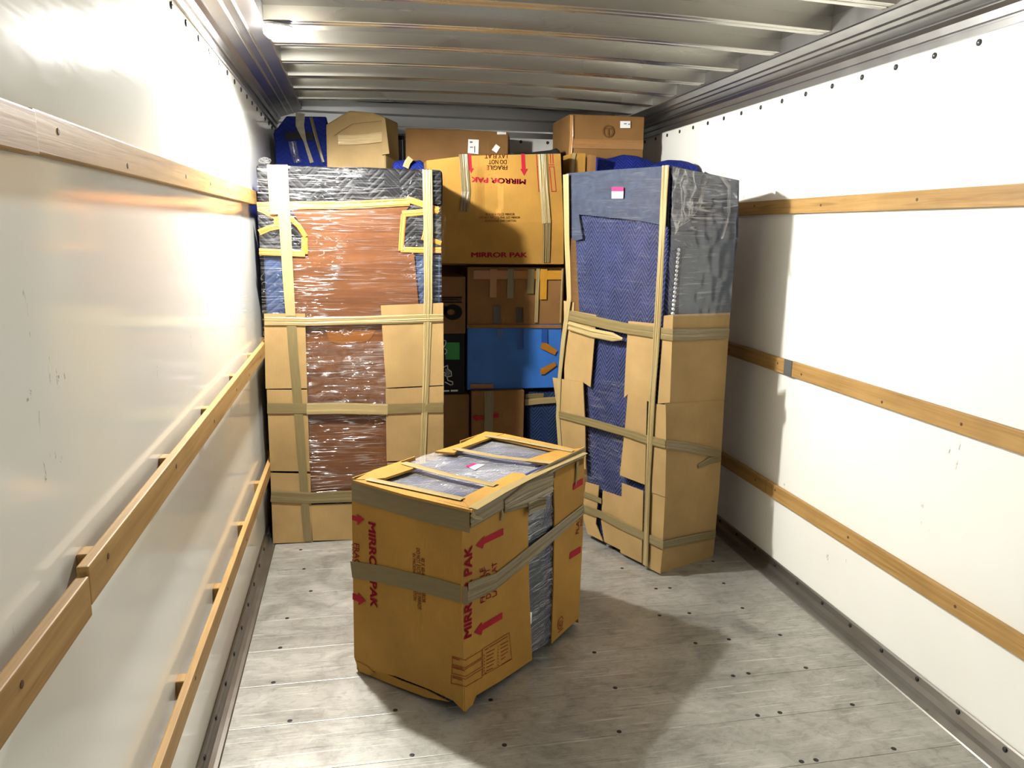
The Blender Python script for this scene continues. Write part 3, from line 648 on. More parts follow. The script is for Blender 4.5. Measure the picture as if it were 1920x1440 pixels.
# tape
tape('vertical_tape', [(LF, [(527, 309), (533, 405), (545, 592)])], [0.060, 0.056, 0.046], TAPE, t, 0.011, 1, 0.002, 31)
tape('vertical_tape', [(LF, [(545, 590), (560, 780), (577, 1014)])], [0.046, 0.044, 0.040], TAPE_D, t, 0.0108, 1, 0.002, 30)
tape('vertical_tape', [(LF, [(511, 309), (513, 350), (516, 402)])], 0.050, TAPE, t, 0.010, 1, 0.002, 32)
tape('vertical_tape', [(LF, [(801, 318), (803, 430), (803, 560), (799, 700), (792, 880), (789, 1000)])], [0.048, 0.046, 0.042, 0.034, 0.032, 0.032], TAPE, t, 0.011, 4, 0.008, 33)
tape('girth_tape', [(LF, [(496, 602), (570, 603), (690, 600), (831, 596)])], 0.040, TAPE, t, 0.013, 3, 0.006, 34)
tape('girth_tape', [(LF, [(501, 766), (580, 766), (700, 767), (831, 764)])], 0.052, TAPE_D, t, 0.0125, 1, 0.001, 35)
tape('girth_tape', [(LF, [(575, 766), (640, 766), (727, 767)])], 0.056, TAPE, t, 0.0135, 2, 0.002, 36)
tape('girth_tape', [(LF, [(508, 930), (580, 934), (660, 930), (735, 926)])], 0.060, TAPE_D, t, 0.0125, 3, 0.003, 37)
tape('top_tape', [(Face((0, 0, CH), (1, 0, CH), (0, 1, CH)), [(LF.hit((801, 318)).x, CY-0.005, CH+0.002), (LF.hit((801, 318)).x, CY+CD, CH+0.002)])], 0.046, TAPE, t, 0, 1, 0.002, 38, px=False)
tape('top_tape', [(Face((0, 0, CH), (1, 0, CH), (0, 1, CH)), [(LF.hit((522, 309)).x, CY-0.005, CH+0.002), (LF.hit((522, 309)).x, CY+CD, CH+0.002)])], 0.09, TAPE, t, 0, 1, 0.002, 39, px=False)
# knotted bit of film on the top corner
V = []; Fc = []
c0 = LF.hit((497, 302), -0.03)
for j in range(7):
    for i in range(10):
        a = 2*math.pi*i/10; ph = math.pi*j/6; r = 0.022*(1+0.5*noise.noise(Vector((i, j, 3.3))))
        V.append(c0+Vector((1.3*r*math.sin(ph)*math.cos(a), r*math.sin(ph)*math.sin(a), 0.8*r*math.cos(ph))))
for j in range(6):
    for i in range(10): Fc.append((j*10+i, j*10+(i+1) % 10, (j+1)*10+(i+1) % 10, (j+1)*10+i))
build('film_knot', V, Fc, FILM_G, t)

# ------------------------------------------------------------------ navy quilted cabinet
N0, Lc, Rc = Vector((1.375, 3.275, 0)), Vector((1.155, 3.80, 0)), Vector((1.735, 3.425, 0)); N1 = Vector((1.350, 3.278, 1.880))
WF = Face(N0, Lc, N1); NF = Face(N0, Rc, N1)
L1 = WF.hit((1061, 327)); R1 = NF.hit((1386, 338)); B1 = L1+R1-N1; B0 = Lc+Rc-N0
t = empty('wrapped_cabinet', (N0+B0)/2, 'tall cabinet in navy chevron quilting with tan cardboard guards by the bright wall', 'wrapped furniture')
UVD[t] = [WF.n, NF.n, -WF.n, -NF.n]
def shrink(P, c, k): return [p+(Vector((c.x, c.y, p.z))-p).normalized()*k for p in P]
cb = (N0+B0)/2; body = shrink([N0, Rc, B0, Lc], cb, 0.036)+shrink([N1, R1, B1, L1], (N1+B1)/2, 0.028)
for p in body[:4]: p.z = 0.008
build('quilted_body', body, BOXF, NAVY, t, bevel=0.022, seg=3, sub=6, wob=0.010, wscale=6, smooth=True)
panel('slate_hood', WF, [(1062, 325), (1150, 318), (1256, 311), (1252, 424), (1200, 414), (1085, 402), (1092, 448), (1078, 452), (1064, 440)], 0.006, 0.003, SLATE, t)
panel('slate_side', NF, [(1262, 311), (1386, 338), (1384, 445), (1260, 470)], 0.006, 0.005, SLATE, t)
grid_sheet('film_wide', WF, [(1063, 326), (1252, 311), (1240, 606), (1066, 590)], 0.004, FILM_S, t, 60, 70, 0.006, (12, 24), 5.0)
grid_sheet('film_wide', WF, [(1090, 700), (1175, 720), (1170, 935), (1095, 915)], -0.004, FILM, t, 30, 50, 0.008, (10, 24), 6.0)
grid_sheet('film_narrow', NF, [(1262, 312), (1386, 338), (1370, 590), (1252, 594)], 0.012, FILM_V, t, 50, 70, 0.007, (18, 16), 7.0)
grid_sheet('film_bunch', NF, [(1262, 314), (1304, 322), (1300, 400), (1262, 440)], 0.022, FILM_G, t, 40, 50, 0.026, (22, 17), 8.0)
tape('film_fold', [(NF, [(1345, 320), (1366, 350), (1366, 400), (1352, 448)])], 0.022, FILM_G, t, 0.018, 2, 0.010, 40)
tape('film_fold', [(NF, [(1318, 352), (1312, 380), (1290, 410), (1266, 425)])], 0.022, FILM_G, t, 0.024, 3, 0.014, 41)
panel('side_pad', NF, [(1280, 462), (1383, 446), (1374, 520), (1369, 588), (1272, 592)], 0.006, 0.004, mat_plain('slate_pad', (52, 60, 74), 0.7, 0, 0.3, 0.2, 20), t)
CLOTH = mat_plain('dark_navy_cloth', (26, 29, 46), 0.7, 0, 0.3)
panel('cloth_patch', NF, [(1322, 322), (1335, 328), (1341, 358), (1312, 358), (1316, 338)], 0.003, 0.007, CLOTH, t)
panel('cloth_patch', NF, [(1303, 381), (1336, 384), (1328, 424), (1300, 426), (1290, 408)], 0.003, 0.007, CLOTH, t)
# bubble seam down the corner
for k in range(16):
    z = 1.50-k*0.024; c0 = NF.hit((1272-k*0.7, 468+k*8), 0.014)
    me_n = 'bubble'
    if k == 0:
        bub = lathe_mesh('bubble', [(0.009, 0), (0.008, 0.004), (0.004, 0.007)], 8, FILM_G)
    o = link('bubble', bub, FILM_G, t); o.location = c0-ORIGIN[t]; o.rotation_euler = NF.n.to_track_quat('Z', 'Y').to_euler()
for poly in ([(1057, 564), (1076, 567), (1076, 583), (1118, 591), (1107, 726), (1095, 718), (1058, 711)],
             [(1178, 602), (1231, 607), (1224, 757), (1213, 752), (1177, 739), (1170, 746), (1173, 680)],
             [(1098, 904), (1123, 911), (1117, 983), (1130, 1015), (1101, 1000), (1092, 962)],
             [(1130, 920), (1166, 932), (1163, 1031), (1133, 1016), (1127, 977)]):
    panel('cardboard_guard', WF, poly, 0.005, 0.008, CARD, t)
panel('cardboard_guard', WF, [(1036, 708), (1093, 717), (1097, 800), (1098, 880), (1052, 868), (1048, 790)], 0.005, 0.016, CARD, t)
panel('cardboard_guard', WF, [(1177, 739), (1213, 752), (1211, 830), (1209, 909), (1162, 891), (1172, 800)], 0.005, 0.014, CARD, t)
panel('cardboard_guard', WF, [(1166, 906), (1206, 921), (1203, 1056), (1163, 1036)], 0.005, 0.012, CARD, t)
bent_panel('corner_guard', [(WF, [(1244, 592), (1262, 590), (1256, 755), (1233, 757)], 0.010), (NF, [(1262, 590), (1369, 586), (1358, 753), (1256, 759)], 0.006)], 0.005, CARD, t)
bent_panel('corner_guard', [(WF, [(1224, 757), (1248, 759), (1249, 840), (1247, 932), (1220, 923)], 0.014), (NF, [(1247, 757), (1358, 750), (1349, 913), (1246, 933)], 0.009)], 0.005, CARD, t)
bent_panel('corner_guard', [(WF, [(1218, 922), (1247, 933), (1242, 1029), (1238, 1076), (1209, 1062)], 0.010), (NF, [(1246, 932), (1349, 912), (1337, 1046), (1240, 1077)], 0.006)], 0.005, CARD, t)
tape('vertical_tape', [(WF, [(1061, 327), (1063, 445), (1067, 560), (1056, 640), (1049, 710), (1046, 780), (1052, 866)])], [0.044, 0.042, 0.036, 0.034, 0.030, 0.030, 0.030], TAPE, t, 0.020, 3, 0.006, 42)
tape('vertical_tape', [(WF, [(1248, 310), (1241, 450), (1233, 600), (1222, 760), (1215, 900), (1210, 1060)])], [0.040, 0.036, 0.042, 0.040, 0.034, 0.032], TAPE, t, 0.022, 4, 0.008, 43)
tape('girth_tape', [(WF, [(1060, 589), (1110, 602), (1178, 616), (1232, 624), (1262, 628)]), (NF, [(1262, 627), (1300, 628), (1367, 625)])], 0.052, TAPE_D, t, 0.017, 3, 0.003, 44)
tape('loose_tape', [(WF, [(1066, 610), (1110, 624), (1148, 632), (1168, 636)])], [0.05, 0.045, 0.045, 0.012], TAPE, t, 0.020, 2, 0.010, 45)
tape('girth_tape', [(WF, [(1048, 777), (1095, 789), (1170, 810), (1212, 824), (1248, 832)]), (NF, [(1248, 833), (1290, 838), (1351, 852)])], 0.042, TAPE_D, t, 0.022, 2, 0.003, 46)
tape('tape_tail', [(NF, [(1351, 858), (1330, 864), (1309, 875)])], [0.04, 0.036, 0.02], TAPE_D, t, 0.013, 1, 0.002, 47)
tape('girth_tape', [(WF, [(1092, 952), (1125, 964), (1165, 986), (1210, 1007), (1243, 1022)]), (NF, [(1243, 1022), (1290, 1012), (1341, 1003)])], 0.042, TAPE_D, t, 0.017, 2, 0.003, 48)
tape('short_tape', [(WF, [(1092, 926), (1110, 932), (1128, 940)])], 0.030, TAPE_D, t, 0.014, 1, 0.001, 49)
panel('label', WF, [(1147, 351), (1169, 351), (1169, 359), (1147, 359)], 0.001, 0.012, MAGENTA, t)
panel('label', WF, [(1147, 359), (1169, 359), (1168, 372), (1147, 372)], 0.001, 0.012, LABEL, t)

# ------------------------------------------------------------------ stacked goods at the end of the truck
def carton(name, x0, x1, y0, y1, z0, z1, mat, label, cat='carton', wob=0.002, group=None, seed=0.0):
    z1 -= 0.0012
    c = empty(name, ((x0+x1)/2, (y0+y1)/2, z0), label, cat, group)
    box('carton_body', x0, x1, y0, y1, z0, z1, mat, c, bevel=0.006, seg=2, sub=4, wob=wob, wscale=4, seed=seed)
    return c, Face((x0, y0, z0), (x1, y0, z0), (x0, y0, z1))
# mirror carton
my = 4.50
MF = Face((0, my, 0), (1, my, 0), (0, my, 1))
t = empty('mirror_carton', (0.80, my+0.12, 1.388), 'gold carton printed upside down in red, on top of the stack between the cabinets', 'carton')
g = MF.hit
zc_ = g((940, 417)).z
prof = [(0, None)]
tl, tm, tr = g((800, 301)), g((868, 292)), g((1051, 288)); br_ = g((1060, 494))
NXm, NZm = 52, 44
dc = g((892, 372)); rk = (g((944, 372))-dc).length
def msurf(x, z):
    y = my+(max(0, zc_-z)*0.16)
    r = math.hypot(x-dc.x, (z-dc.z)*0.85)
    if z > zc_: y += 0.016*max(0.0, min(1.0, (x-dc.x)/0.05))*max(0.0, min(1.0, (rk-r)/0.02+0.0))*min(1, (z-zc_)/0.06)*max(0, min(1, (tm.z-0.02-z)/0.10))
    return y
mprint = lambda x, z: msurf(x, z)-0.0016
V = []; Fc = []
for j in range(NZm+1):
    for i in range(NXm+1):
        s = i/NXm; x = tl.x+(br_.x-tl.x)*s
        x = x+(tr.x-br_.x)*s*(j/NZm)
        ztop = tl.z+(tm.z-tl.z)*min(1, s/0.28) if s < 0.28 else tm.z+(tr.z-tm.z)*(s-0.28)/0.72
        z = 1.408+(ztop-1.408)*j/NZm
        y = msurf(x, z)
        V.append((x, y, z))
nv = len(V); V += [(x, my+0.235, z if z > 1.43 else z-0.02*(1.43-z)/0.022) for x, y, z in V]
for j in range(NZm):
    for i in range(NXm):
        k = j*(NXm+1)+i; Fc.append((k, k+1, k+NXm+2, k+NXm+1)); Fc.append((nv+k, nv+k+NXm+1, nv+k+NXm+2, nv+k+1))
for j in range(NZm):
    for i in (0, NXm): k = j*(NXm+1)+i; Fc.append((k, k+NXm+1, nv+k+NXm+1, nv+k))
for i in range(NXm):
    for j in (0, NZm): k = j*(NXm+1)+i; Fc.append((k, nv+k, nv+k+1, k+1))
mt_ = t; t = build('carton_body', V, Fc, CARD_M, t)
def zm(x, y): return (800+x*0.15280, 280+y*0.15280)
MP = 0.012
lettering(MF, [('MIRROR PAK', zm(1218, 366), zm(542, 335), zm(1216, 432))], INK, t, 0.0, 0.048, surf=mprint)
lettering(MF, [('FRAGILE', zm(988, 198), zm(735, 198), zm(988, 252)), ('DO NOT', zm(980, 128), zm(758, 128), zm(980, 182)), ('LAY FLAT', zm(990, 58), zm(712, 60), zm(990, 110))], INK, t, 0.0, 0.012, surf=mprint)
print_polys('printed_arrow', MF, [[zm(*p) for p in P] for P in ([(1157, 55), (1203, 55), (1213, 240), (1243, 238), (1196, 326), (1146, 240), (1166, 240)], [(510, 58), (542, 58), (555, 232), (580, 232), (546, 296), (520, 240), (518, 200)])], INK, t, 0.0, each=True, surf=mprint)
lettering(MF, [('40 X 60 4 PIECE MIRROR', zm(722, 812), zm(1080, 812), zm(722, 782)), ('DO NOT EXCEED THIS SIZE MIRROR', zm(650, 850), zm(1145, 850), zm(650, 822)), ('IN PACKING THIS CARTON', zm(715, 890), zm(1095, 890), zm(715, 862))], INK_B, t, 0.0, 0.012, surf=mprint)
MF2 = Face((0, my+0.045, g((940, 480)).z), (1, my+0.045, g((940, 480)).z), (0, my-0.005, g((940, 480)).z+0.31))
lettering(MF2, [('MIRROR PAK', zm(540, 1325), zm(1228, 1325), zm(540, 1262))], INK, t, 0.0, 0.048, surf=mprint)
print_lines('printed_form', MF, [[zm(*p) for p in P] for P in ([(1345, 60), (1375, 515), (1400, 520), (1388, 60)], [(1505, 215), (1560, 215), (1588, 515), (1535, 518), (1505, 215)], [(1515, 60), (1520, 170)], [(1545, 60), (1550, 170)], [(1500, 190), (1560, 190)], [(1358, 215), (1385, 215)])], 0.004, INK, t, 0.0, 'stuff', surf=mprint)
tape('vertical_tape', [(MF, [zm(1420, 60), zm(1440, 500), zm(1475, 905)])], 0.055, TAPE, mt_, 0.004, 5, 0.012, 50)
tape('vertical_tape', [(MF2, [zm(1475, 905), zm(1470, 1200), zm(1465, 1385)])], 0.045, TAPE_D, mt_, 0.016, 4, 0.010, 51)
tape('vertical_tape', [(MF, [zm(450, 60), zm(465, 300), zm(485, 520), zm(460, 760)])], 0.052, TAPE_D, mt_, 0.004, 4, 0.008, 52)
# brown taped carton
sy = 4.60; SF = Face((0, sy, 0), (1, sy, 0), (0, sy, 1)); h = SF.hit
zA, zB, zC = h((960, 609)).z, h((960, 503)).z, h((960, 729)).z
xa, xb = h((876, 560)).x, h((1057, 560)).x
t, _ = carton('taped_carton', xa, xb, sy, 5.10, zA, 1.386, CARD_B, 'dull brown carton with yellow tape strips under the gold mirror carton')
def zb(x, y): return (820+x*0.13542, 480+y*0.13542)
P_ = lambda *L: [zb(*p) for p in L]
SO = 0.008
tape('yellow_tape', [(SF, P_((500, 262), (900, 262), (1400, 262)))], 0.050, TAPE_O, t, SO, 1, 0.001, 60)
tape('yellow_tape', [(SF, P_((1410, 262), (1740, 262)))], 0.052, TAPE_Y, t, SO+0.001, 1, 0.001, 61)
for x, y1, m_ in ((770, 575, TAPE_O), (1010, 585, TAPE_D), (1465, 600, TAPE_Y), (1290, 520, TAPE_D)):
    tape('tape_end', [(SF, P_((x+10, 180), (x, y1)))], 0.042, m_, t, SO+0.002, 1, 0.001, 62+x)
for x in (1370, 1395, 1720): tape('tape_cord', [(SF, P_((x+15, 170), (x, 500), (x-15, 920)))], 0.010, TAPE, t, SO+0.003, 1, 0.002, x)
tape('dark_tape', [(SF, P_((826, 692), (826, 930)))], 0.046, TAPE_K, t, SO, 1, 0.001, 63)
tape('dark_tape', [(SF, P_((1138, 715), (1138, 925)))], 0.044, TAPE_K, t, SO, 1, 0.001, 64)
# blue carton
t, _ = carton('blue_carton', h((876, 670)).x, h((1052, 670)).x, sy, 5.08, zC, zA, BLUEBOX, 'royal blue carton with two orange tape stubs')
tape('top_flap_edge', [(SF, P_((410, 975), (1050, 975), (1720, 978)))], 0.020, CARD_B, t, SO, 1, 0.001, 65)
def zb2(x, y): return (820+x*0.16667, 610+y*0.16667)
B_ = lambda *L: [zb2(*p) for p in L]
tape('orange_tape_stub', [(SF, B_((1170, 215), (1205, 235), (1335, 310)))], [0.040, 0.044, 0.034], TAPE_O, t, SO, 1, 0.001, 66)
tape('orange_tape_stub', [(SF, B_((1160, 515), (1190, 515), (1330, 430)))], [0.036, 0.042, 0.026], TAPE_O, t, SO, 1, 0.001, 67)
tape('orange_tape_stub', [(SF, B_((370, 685), (630, 685)))], 0.026, TAPE_O, t, SO, 1, 0.001, 68)
BT = mat_plain('blue_tape', (36, 74, 140), 0.25)
for x, y1 in ((705, 130), (935, 270), (1205, 200)): tape('clear_tape', [(SF, B_((x, 40), (x, y1)))], 0.038, BT, t, SO, 1, 0.001, 69)
# carton with bold black lettering
ly = 4.62; KF = Face((0, ly, 0), (1, ly, 0), (0, ly, 1)); hk = KF.hit
zK0, zK1, zK2 = hk((850, 739)).z, hk((850, 626)).z, hk((850, 518)).z
x1k = hk((873, 600)).x
t, _ = carton('lettered_carton', x1k-0.40, x1k, ly, 5.10, zK1, zK2, CARD_B, 'dull carton with black stripes and bold round black letters')
print_polys('printed_stripes', KF, [P_((20, y), (340, y), (340, y+hh), (20, y+hh)) for y, hh in ((565, 24), (598, 16), (630, 18))], INK_K, t, SO)
ring = []
for i in range(28):
    a0, a1 = 2*math.pi*i/28, 2*math.pi*(i+1)/28
    for cx_, cy_, ro, ri in ((215, 778, (130, 108), (56, 40)),):
        ring.append(P_(*[(cx_+q[0]*math.cos(a)+dx, cy_+q[1]*math.sin(a)) for q, a, dx in ((ri, a0, -25), (ro, a0, 0), (ro, a1, 0), (ri, a1, -25))]))
print_polys('printed_letter', KF, ring, INK_K, t, SO)
print_polys('printed_letter', KF, [P_((20, 690), (90, 680), (135, 710), (140, 760), (110, 810), (20, 830))], INK_K, t, SO)
# black carton
t, _ = carton('black_carton', x1k-0.42, x1k-0.004, ly, 5.05, zK0, zK1, BLACKBOX, 'black carton with a green square and white line drawing')
print_polys('printed_square', KF, [B_((90, 192), (250, 192), (250, 385), (90, 385))], GREEN, t, SO)
print_lines('printed_drawing', KF, [B_(*L) for L in ([(80, 170), (98, 175), (90, 215), (75, 245)], [(85, 265), (107, 280), (105, 305), (88, 322)], [(75, 470), (115, 450), (118, 490), (155, 520), (160, 570), (110, 580), (85, 560)], [(80, 530), (95, 545), (90, 570)], [(110, 590), (120, 620), (170, 635), (175, 665), (150, 672), (90, 640)])], 0.006, INK_W, t, SO+0.001)
print_polys('printed_drawing', KF, [B_((85, 490), (118, 480), (150, 530), (140, 560), (112, 570), (95, 540))], GREY_INK, t, SO)
print_polys('printed_line', KF, [B_((70, 730), (135, 728), (135, 746), (70, 748)), B_((150, 726), (230, 724), (230, 744), (150, 746))], INK_W, t, SO)
# lower cartons
zl0 = hk((850, 741)).z
t, _ = carton('lower_carton', x1k-0.36, hk((879, 800)).x, ly-0.02, 5.05, 0.0, zK0, CARD_B, 'plain brown carton on the floor under the black carton')
t, AF = carton('arrow_carton', h((882, 760)).x, h((981, 760)).x-0.003, 4.56, 5.0, 0.0, zC-0.002, CARD_B, 'brown carton with a dark red arrow under the blue carton')
AF = Face((0, 4.56, 0), (1, 4.56, 0), (0, 4.56, 1))
print_polys('printed_arrow', AF, [B_((395, 1040), (450, 1010), (450, 1025), (522, 1018), (522, 1062), (450, 1068), (455, 1085)), B_((612, 998), (690, 990), (690, 1032), (614, 1046))], INK, t, SO)
tape('vertical_tape', [(AF, B_((580, 740), (580, 950), (575, 1240)))], 0.055, TAPE_D, t, SO, 1, 0.001, 70)
# quilted bundle beside it
t = empty('quilted_bundle', (1.12, 4.82, 0), 'dark blue quilted bundle bound with tape beside the arrow carton', 'wrapped furniture')
x0b, x1b = h((987, 760)).x+0.012, 1.255
box('quilt', x0b, x1b, 4.62, 5.05, 0.0, zC-0.018, NAVY_D, t, bevel=0.03, seg=3, sub=5, wob=0.014, wscale=9, smooth=True)
tape('binding_tape', [(Face((0, 4.615, 0), (1, 4.615, 0), (0, 4.615, 1)), B_((985, 868), (1150, 850), (1330, 838)))], 0.040, TAPE, t, 0.012, 2, 0.003, 71)
tape('binding_tape', [(Face((0, 4.615, 0), (1, 4.615, 0), (0, 4.615, 1)), B_((990, 800), (1100, 790), (1195, 790)))], 0.028, TAPE_D, t, 0.012, 2, 0.003, 72)
# black bag behind the mirror carton
bag = empty('black_bag', (1.13, 4.95, 1.386), 'limp black bag behind the gold mirror carton', 'bag')
yb_ = 4.80; pz = [ony(*p, yb_) for p in ((958, 286), (1000, 284), (1035, 281), (1044, 277), (1050, 283), (1053, 300))]
front = pz+[Vector((pz[-1].x, yb_, 1.392)), Vector((pz[0].x, yb_, 1.392))]
prism('bag_body', front, (0, 0.26, 0), BAG, bag, bevel=0.02, seg=2, wob=0.006)
# cartons under the roof
def roof_carton(name, y, px, zbot, vec, mat, label, wob=0.006, sub=3, bev=0.006, seed=0):
    P = [ony(*p, y) for p in px]
    P = P+[Vector((P[-1].x, y, zbot)), Vector((P[0].x, y, zbot))]
    c = empty(name, ((P[0].x+P[-3].x)/2, y+0.15, zbot), label, 'carton')
    prism('carton_body', P, vec, mat, c, bevel=bev, seg=2, wob=wob, seed=seed)
    return c, Face((0, y, 0), (1, y, 0), (0, y, 1))
ZS = 1.86
c, CFc = roof_carton('crushed_carton', 4.86, [(611, 234), (655, 208), (700, 211), (722, 219)], ZS, (0.09, 0.24, 0.0), CARD_C, 'pale crushed carton with shiny tape above the wood-backed cabinet', 0.012, 3, 0.010, 3)
tape('shiny_tape', [(CFc, [(634, 262), (660, 262), (690, 260), (720, 256)])], 0.055, mat_tape('clear_shiny_tape', (188, 166, 124), 0.07), c, 0.012, 2, 0.006, 80)
panel('flap', CFc, [(612, 234), (640, 224), (700, 216), (722, 221), (718, 226), (660, 232), (626, 254)], 0.006, 0.018, CARD_C, c)
panel('flap', CFc, [(716, 222), (722, 222), (730, 288), (716, 290)], 0.006, 0.020, CARD_C, c)
c, CFc = roof_carton('long_carton', 5.12, [(760, 240), (860, 243), (953, 248)], 1.985, (0.07, 0.30, 0.0), CARD_B, 'long flat brown carton with white stickers below the roof', 0.004)
panel('sticker', CFc, [(878, 261), (898, 262), (897, 289), (877, 287)], 0.001, 0.008, LABEL, c)
print_polys('sticker_print', CFc, [[(881, 265), (886, 265), (886, 268), (881, 268)], [(889, 274), (891, 274), (891, 286), (889, 286)], [(881, 275), (887, 275), (887, 277), (881, 277)]], GREY_INK, c, 0.0095, kind='stuff')
panel('sticker', CFc, [(930, 270), (938, 276), (931, 287), (922, 281)], 0.001, 0.008, LABEL, c)
panel('sticker', CFc, [(932, 247), (949, 248), (949, 252), (932, 252)], 0.001, 0.008, LABEL, c)
c, CFc = roof_carton('stamped_carton', 4.79, [(1069, 214), (1140, 216), (1209, 219)], 1.90, (0.0, 0.42, 0.0), CARD_B, 'brown carton with a round stamp and white sticker in the roof corner', 0.005)
panel('sticker', CFc, [(1163, 227), (1182, 227), (1182, 240), (1163, 240)], 0.001, 0.008, LABEL, c)
print_polys('sticker_print', CFc, [[(1170, 231), (1175, 231), (1175, 233), (1170, 233)], [(1178, 232), (1181, 232), (1181, 234), (1178, 234)]], GREY_INK, c, 0.0095, kind='stuff')
cs = []
for i in range(24):
    a0, a1 = 2*math.pi*i/24, 2*math.pi*(i+1)/24
    cs.append([(1140.5+r*math.cos(a), 246+1.12*r*math.sin(a)) for r, a in ((8.2, a0), (10.8, a0), (10.8, a1), (8.2, a1))])
cs += [[(1139.4, 243), (1141.6, 243), (1141.6, 254), (1139.4, 254)], [(1135, 240), (1146, 240), (1146, 242.5), (1135, 242.5)]]
print_polys('printed_stamp', CFc, cs, STAMP, c, 0.0075)
tape('seam_tape', [(CFc, [(1070, 268), (1140, 271), (1206, 272)])], 0.055, mat_tape('brown_tape', (142, 100, 54), 0.2), c, 0.007, 1, 0.001, 82)
tape('seam_tape', [(CFc, [(1072, 216), (1072, 255), (1069, 290)])], 0.022, mat_tape('clear_edge_tape', (170, 126, 78), 0.12), c, 0.009, 2, 0.004, 83)
c, CFc = roof_carton('upright_carton', 4.62, [(1068, 288), (1077, 287), (1099, 287)], 1.865, (0.0, 0.15, 0.0), CARD_M, 'narrow upright tan carton with pale edge tape beside the mirror carton', 0.003)
tape('edge_tape', [(CFc, [(1077, 287), (1075, 300), (1073, 325)])], 0.020, TAPE, c, 0.006, 1, 0.001, 84)
c, CFc = roof_carton('dull_carton', 4.46, [(1106, 289), (1119, 291)], 1.865, (0.0, 0.06, 0.0), CARD_B, 'small dull carton between the tan carton and the blue blankets', 0.003)
# blankets behind the navy cabinet
def blanket(name, label, y, px, depth, mat, zbot, seed):
    P = [ony(*p, y) for p in px]; nx = 28; ny = 10
    def top(x):
        for a, b in zip(P[:-1], P[1:]):
            if a.x <= x <= b.x: return a.z+(b.z-a.z)*(x-a.x)/max(1e-6, b.x-a.x)
        return P[-1].z
    o = empty(name, ((P[0].x+P[-1].x)/2, y+depth/2, zbot), label, 'blanket', 'folded blue blankets'); V = []; Fc = []
    for j in range(ny+1):
        for i in range(nx+1):
            x = P[0].x+(P[-1].x-P[0].x)*i/nx; tt = j/ny; a = math.pi*tt
            zt = top(x); V.append(Vector((x, y+depth*(0.5-0.5*math.cos(a)), zbot+(zt-zbot)*math.sin(a)**0.45 if 0 < tt < 1 else zbot))+Vector((0, 0.008*noise.noise(Vector((x*15, tt*4, seed))), 0)))
    for j in range(ny):
        for i in range(nx): k = j*(nx+1)+i; Fc.append((k, k+1, k+nx+2, k+nx+1))
    n = nx+1
    Fc += [tuple(range(0, (ny+1)*n, n)), tuple(range(nx, (ny+1)*n, n))]
    build('folded_cloth', V, Fc, mat, o, smooth=True); return o
blanket('blue_blanket', 'folded royal blue blanket with a wavy top below the stamped carton', 4.56, [(1123, 291), (1146, 295), (1160, 292), (1178, 287), (1200, 289), (1222, 296), (1238, 304)], 0.20, BLUE, 1.862, 1.0)
blanket('blue_blanket', 'folded royal blue blanket touching the bright wall', 4.26, [(1242, 306), (1255, 299), (1270, 296), (1290, 297), (1304, 300), (1312, 304)], 0.28, BLUE, 1.862, 2.0)
bb = blanket('blue_blanket', 'small rolled blue blanket with a strip of pale tape behind the wood-backed cabinet', 4.66, [(738, 304), (744, 299), (760, 297), (780, 299), (790, 298), (796, 303)], 0.18, BLUE, 1.862, 3.0)
tape('pale_tape', [(Face((0, 4.655, 0), (1, 4.655, 0), (0, 4.655, 1)), [(770, 296), (764, 304), (760, 314)])], 0.035, TAPE, bb, 0.012, 1, 0.001, 85)
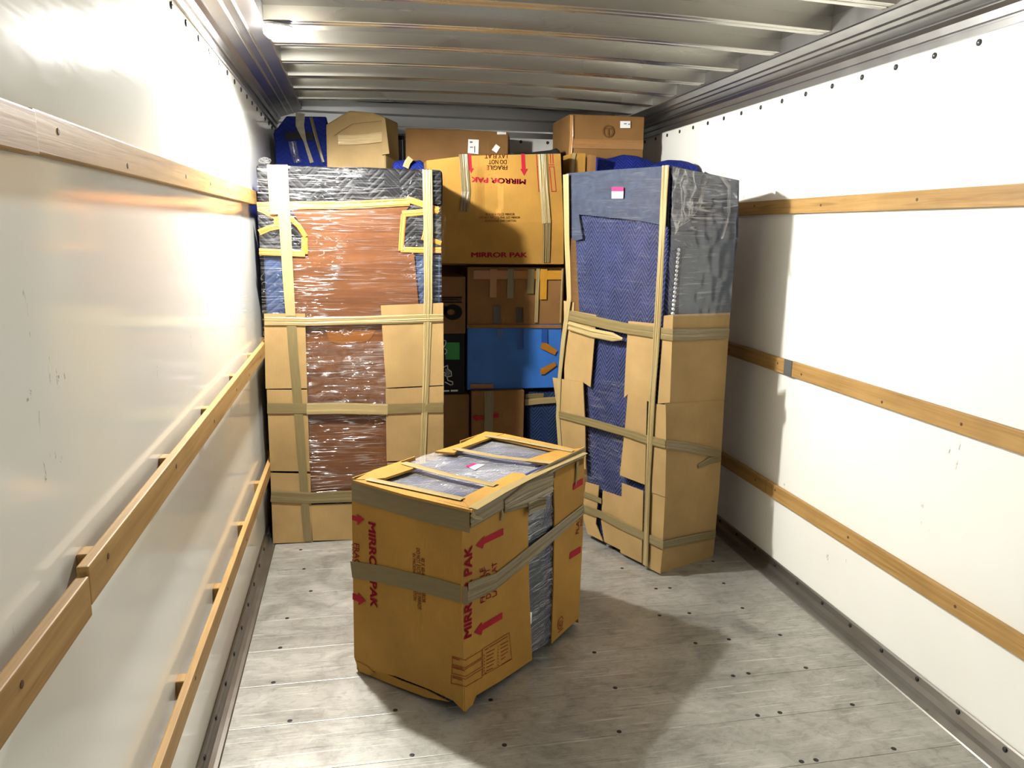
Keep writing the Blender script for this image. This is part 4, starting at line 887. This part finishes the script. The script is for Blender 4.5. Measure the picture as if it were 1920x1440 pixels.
# tall blue wrapped piece in the corner
t = empty('wrapped_wardrobe', (-0.30, 5.20, 0), 'tall dark blue wrapped piece with strap and tape bands in the corner under the roof', 'wrapped furniture')
yw = 5.02; WFc = Face((0, yw, 0), (1, yw, 0), (0, yw, 1)); P = [ony(*p, yw) for p in ((512, 250), (537, 217), (612, 219), (640, 232))]
prism('blue_wrap', [Vector((-0.46, yw, 0)), Vector((-0.46, yw, P[0].z-0.05)), P[0], P[1], P[2], Vector((-0.155, yw, P[2].z-0.02)), Vector((-0.155, yw, 0))], (0, 0.38, 0), mat_quilt('deep_blue_quilt', (18, 34, 112), 0.09, 0.03, 0.8, (34, 54, 140)), t, bevel=0.012, seg=2, wob=0.006)
tape('strap', [(WFc, [(563, 212), (562, 235), (572, 265), (585, 305)])], [0.055, 0.050, 0.018, 0.022], STRAP, t, 0.012, 2, 0.004, 86)
tape('tape_band', [(WFc, [(583, 220), (594, 262), (606, 304)])], 0.018, TAPE_D, t, 0.012, 2, 0.006, 87)
tape('film_band', [(WFc, [(548, 265), (552, 285), (558, 305)])], 0.045, FILM_G, t, 0.012, 2, 0.006, 88)
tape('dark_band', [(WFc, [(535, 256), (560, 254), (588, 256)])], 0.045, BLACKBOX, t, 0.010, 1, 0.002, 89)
# small dark case by the end wall
t = empty('dark_case', (0.29, 5.3, 1.985), 'small black case beside the long flat carton', 'case')
xq0, xq1 = ony(744, 255, 5.2).x, ony(758, 255, 5.2).x
box('case_shell', xq0, xq1, 5.2, 5.42, 1.985, ony(750, 254, 5.2).z, BLACKBOX, t, bevel=0.008, seg=2); box('case_rim', xq0+0.01, xq1-0.01, 5.196, 5.2, 2.03, ony(750, 262, 5.2).z, GREY_INK, t)
# cartons hidden behind, carrying the ones under the roof
carton('base_carton', -0.14, 0.195, 4.66, 5.42, 0.0, 0.93, CARD_B, 'plain brown carton on the floor behind the wood-backed cabinet', group=None)
carton('base_carton', -0.14, 0.195, 4.66, 5.42, 0.934, ZS-0.002, CARD_B, 'plain brown carton under the crushed pale carton')
carton('tall_carton', 0.265, 1.12, 5.14, 5.44, 0.0, 1.985, CARD_B, 'tall brown carton against the end wall under the long flat carton')
carton('base_carton', 1.29, 1.88, 4.24, 5.30, 0.0, 0.93, CARD_B, 'plain brown carton on the floor behind the navy cabinet')
carton('base_carton', 1.262, 1.90, 4.24, 5.30, 0.934, 1.862, CARD_B, 'plain brown carton under the blue blankets')
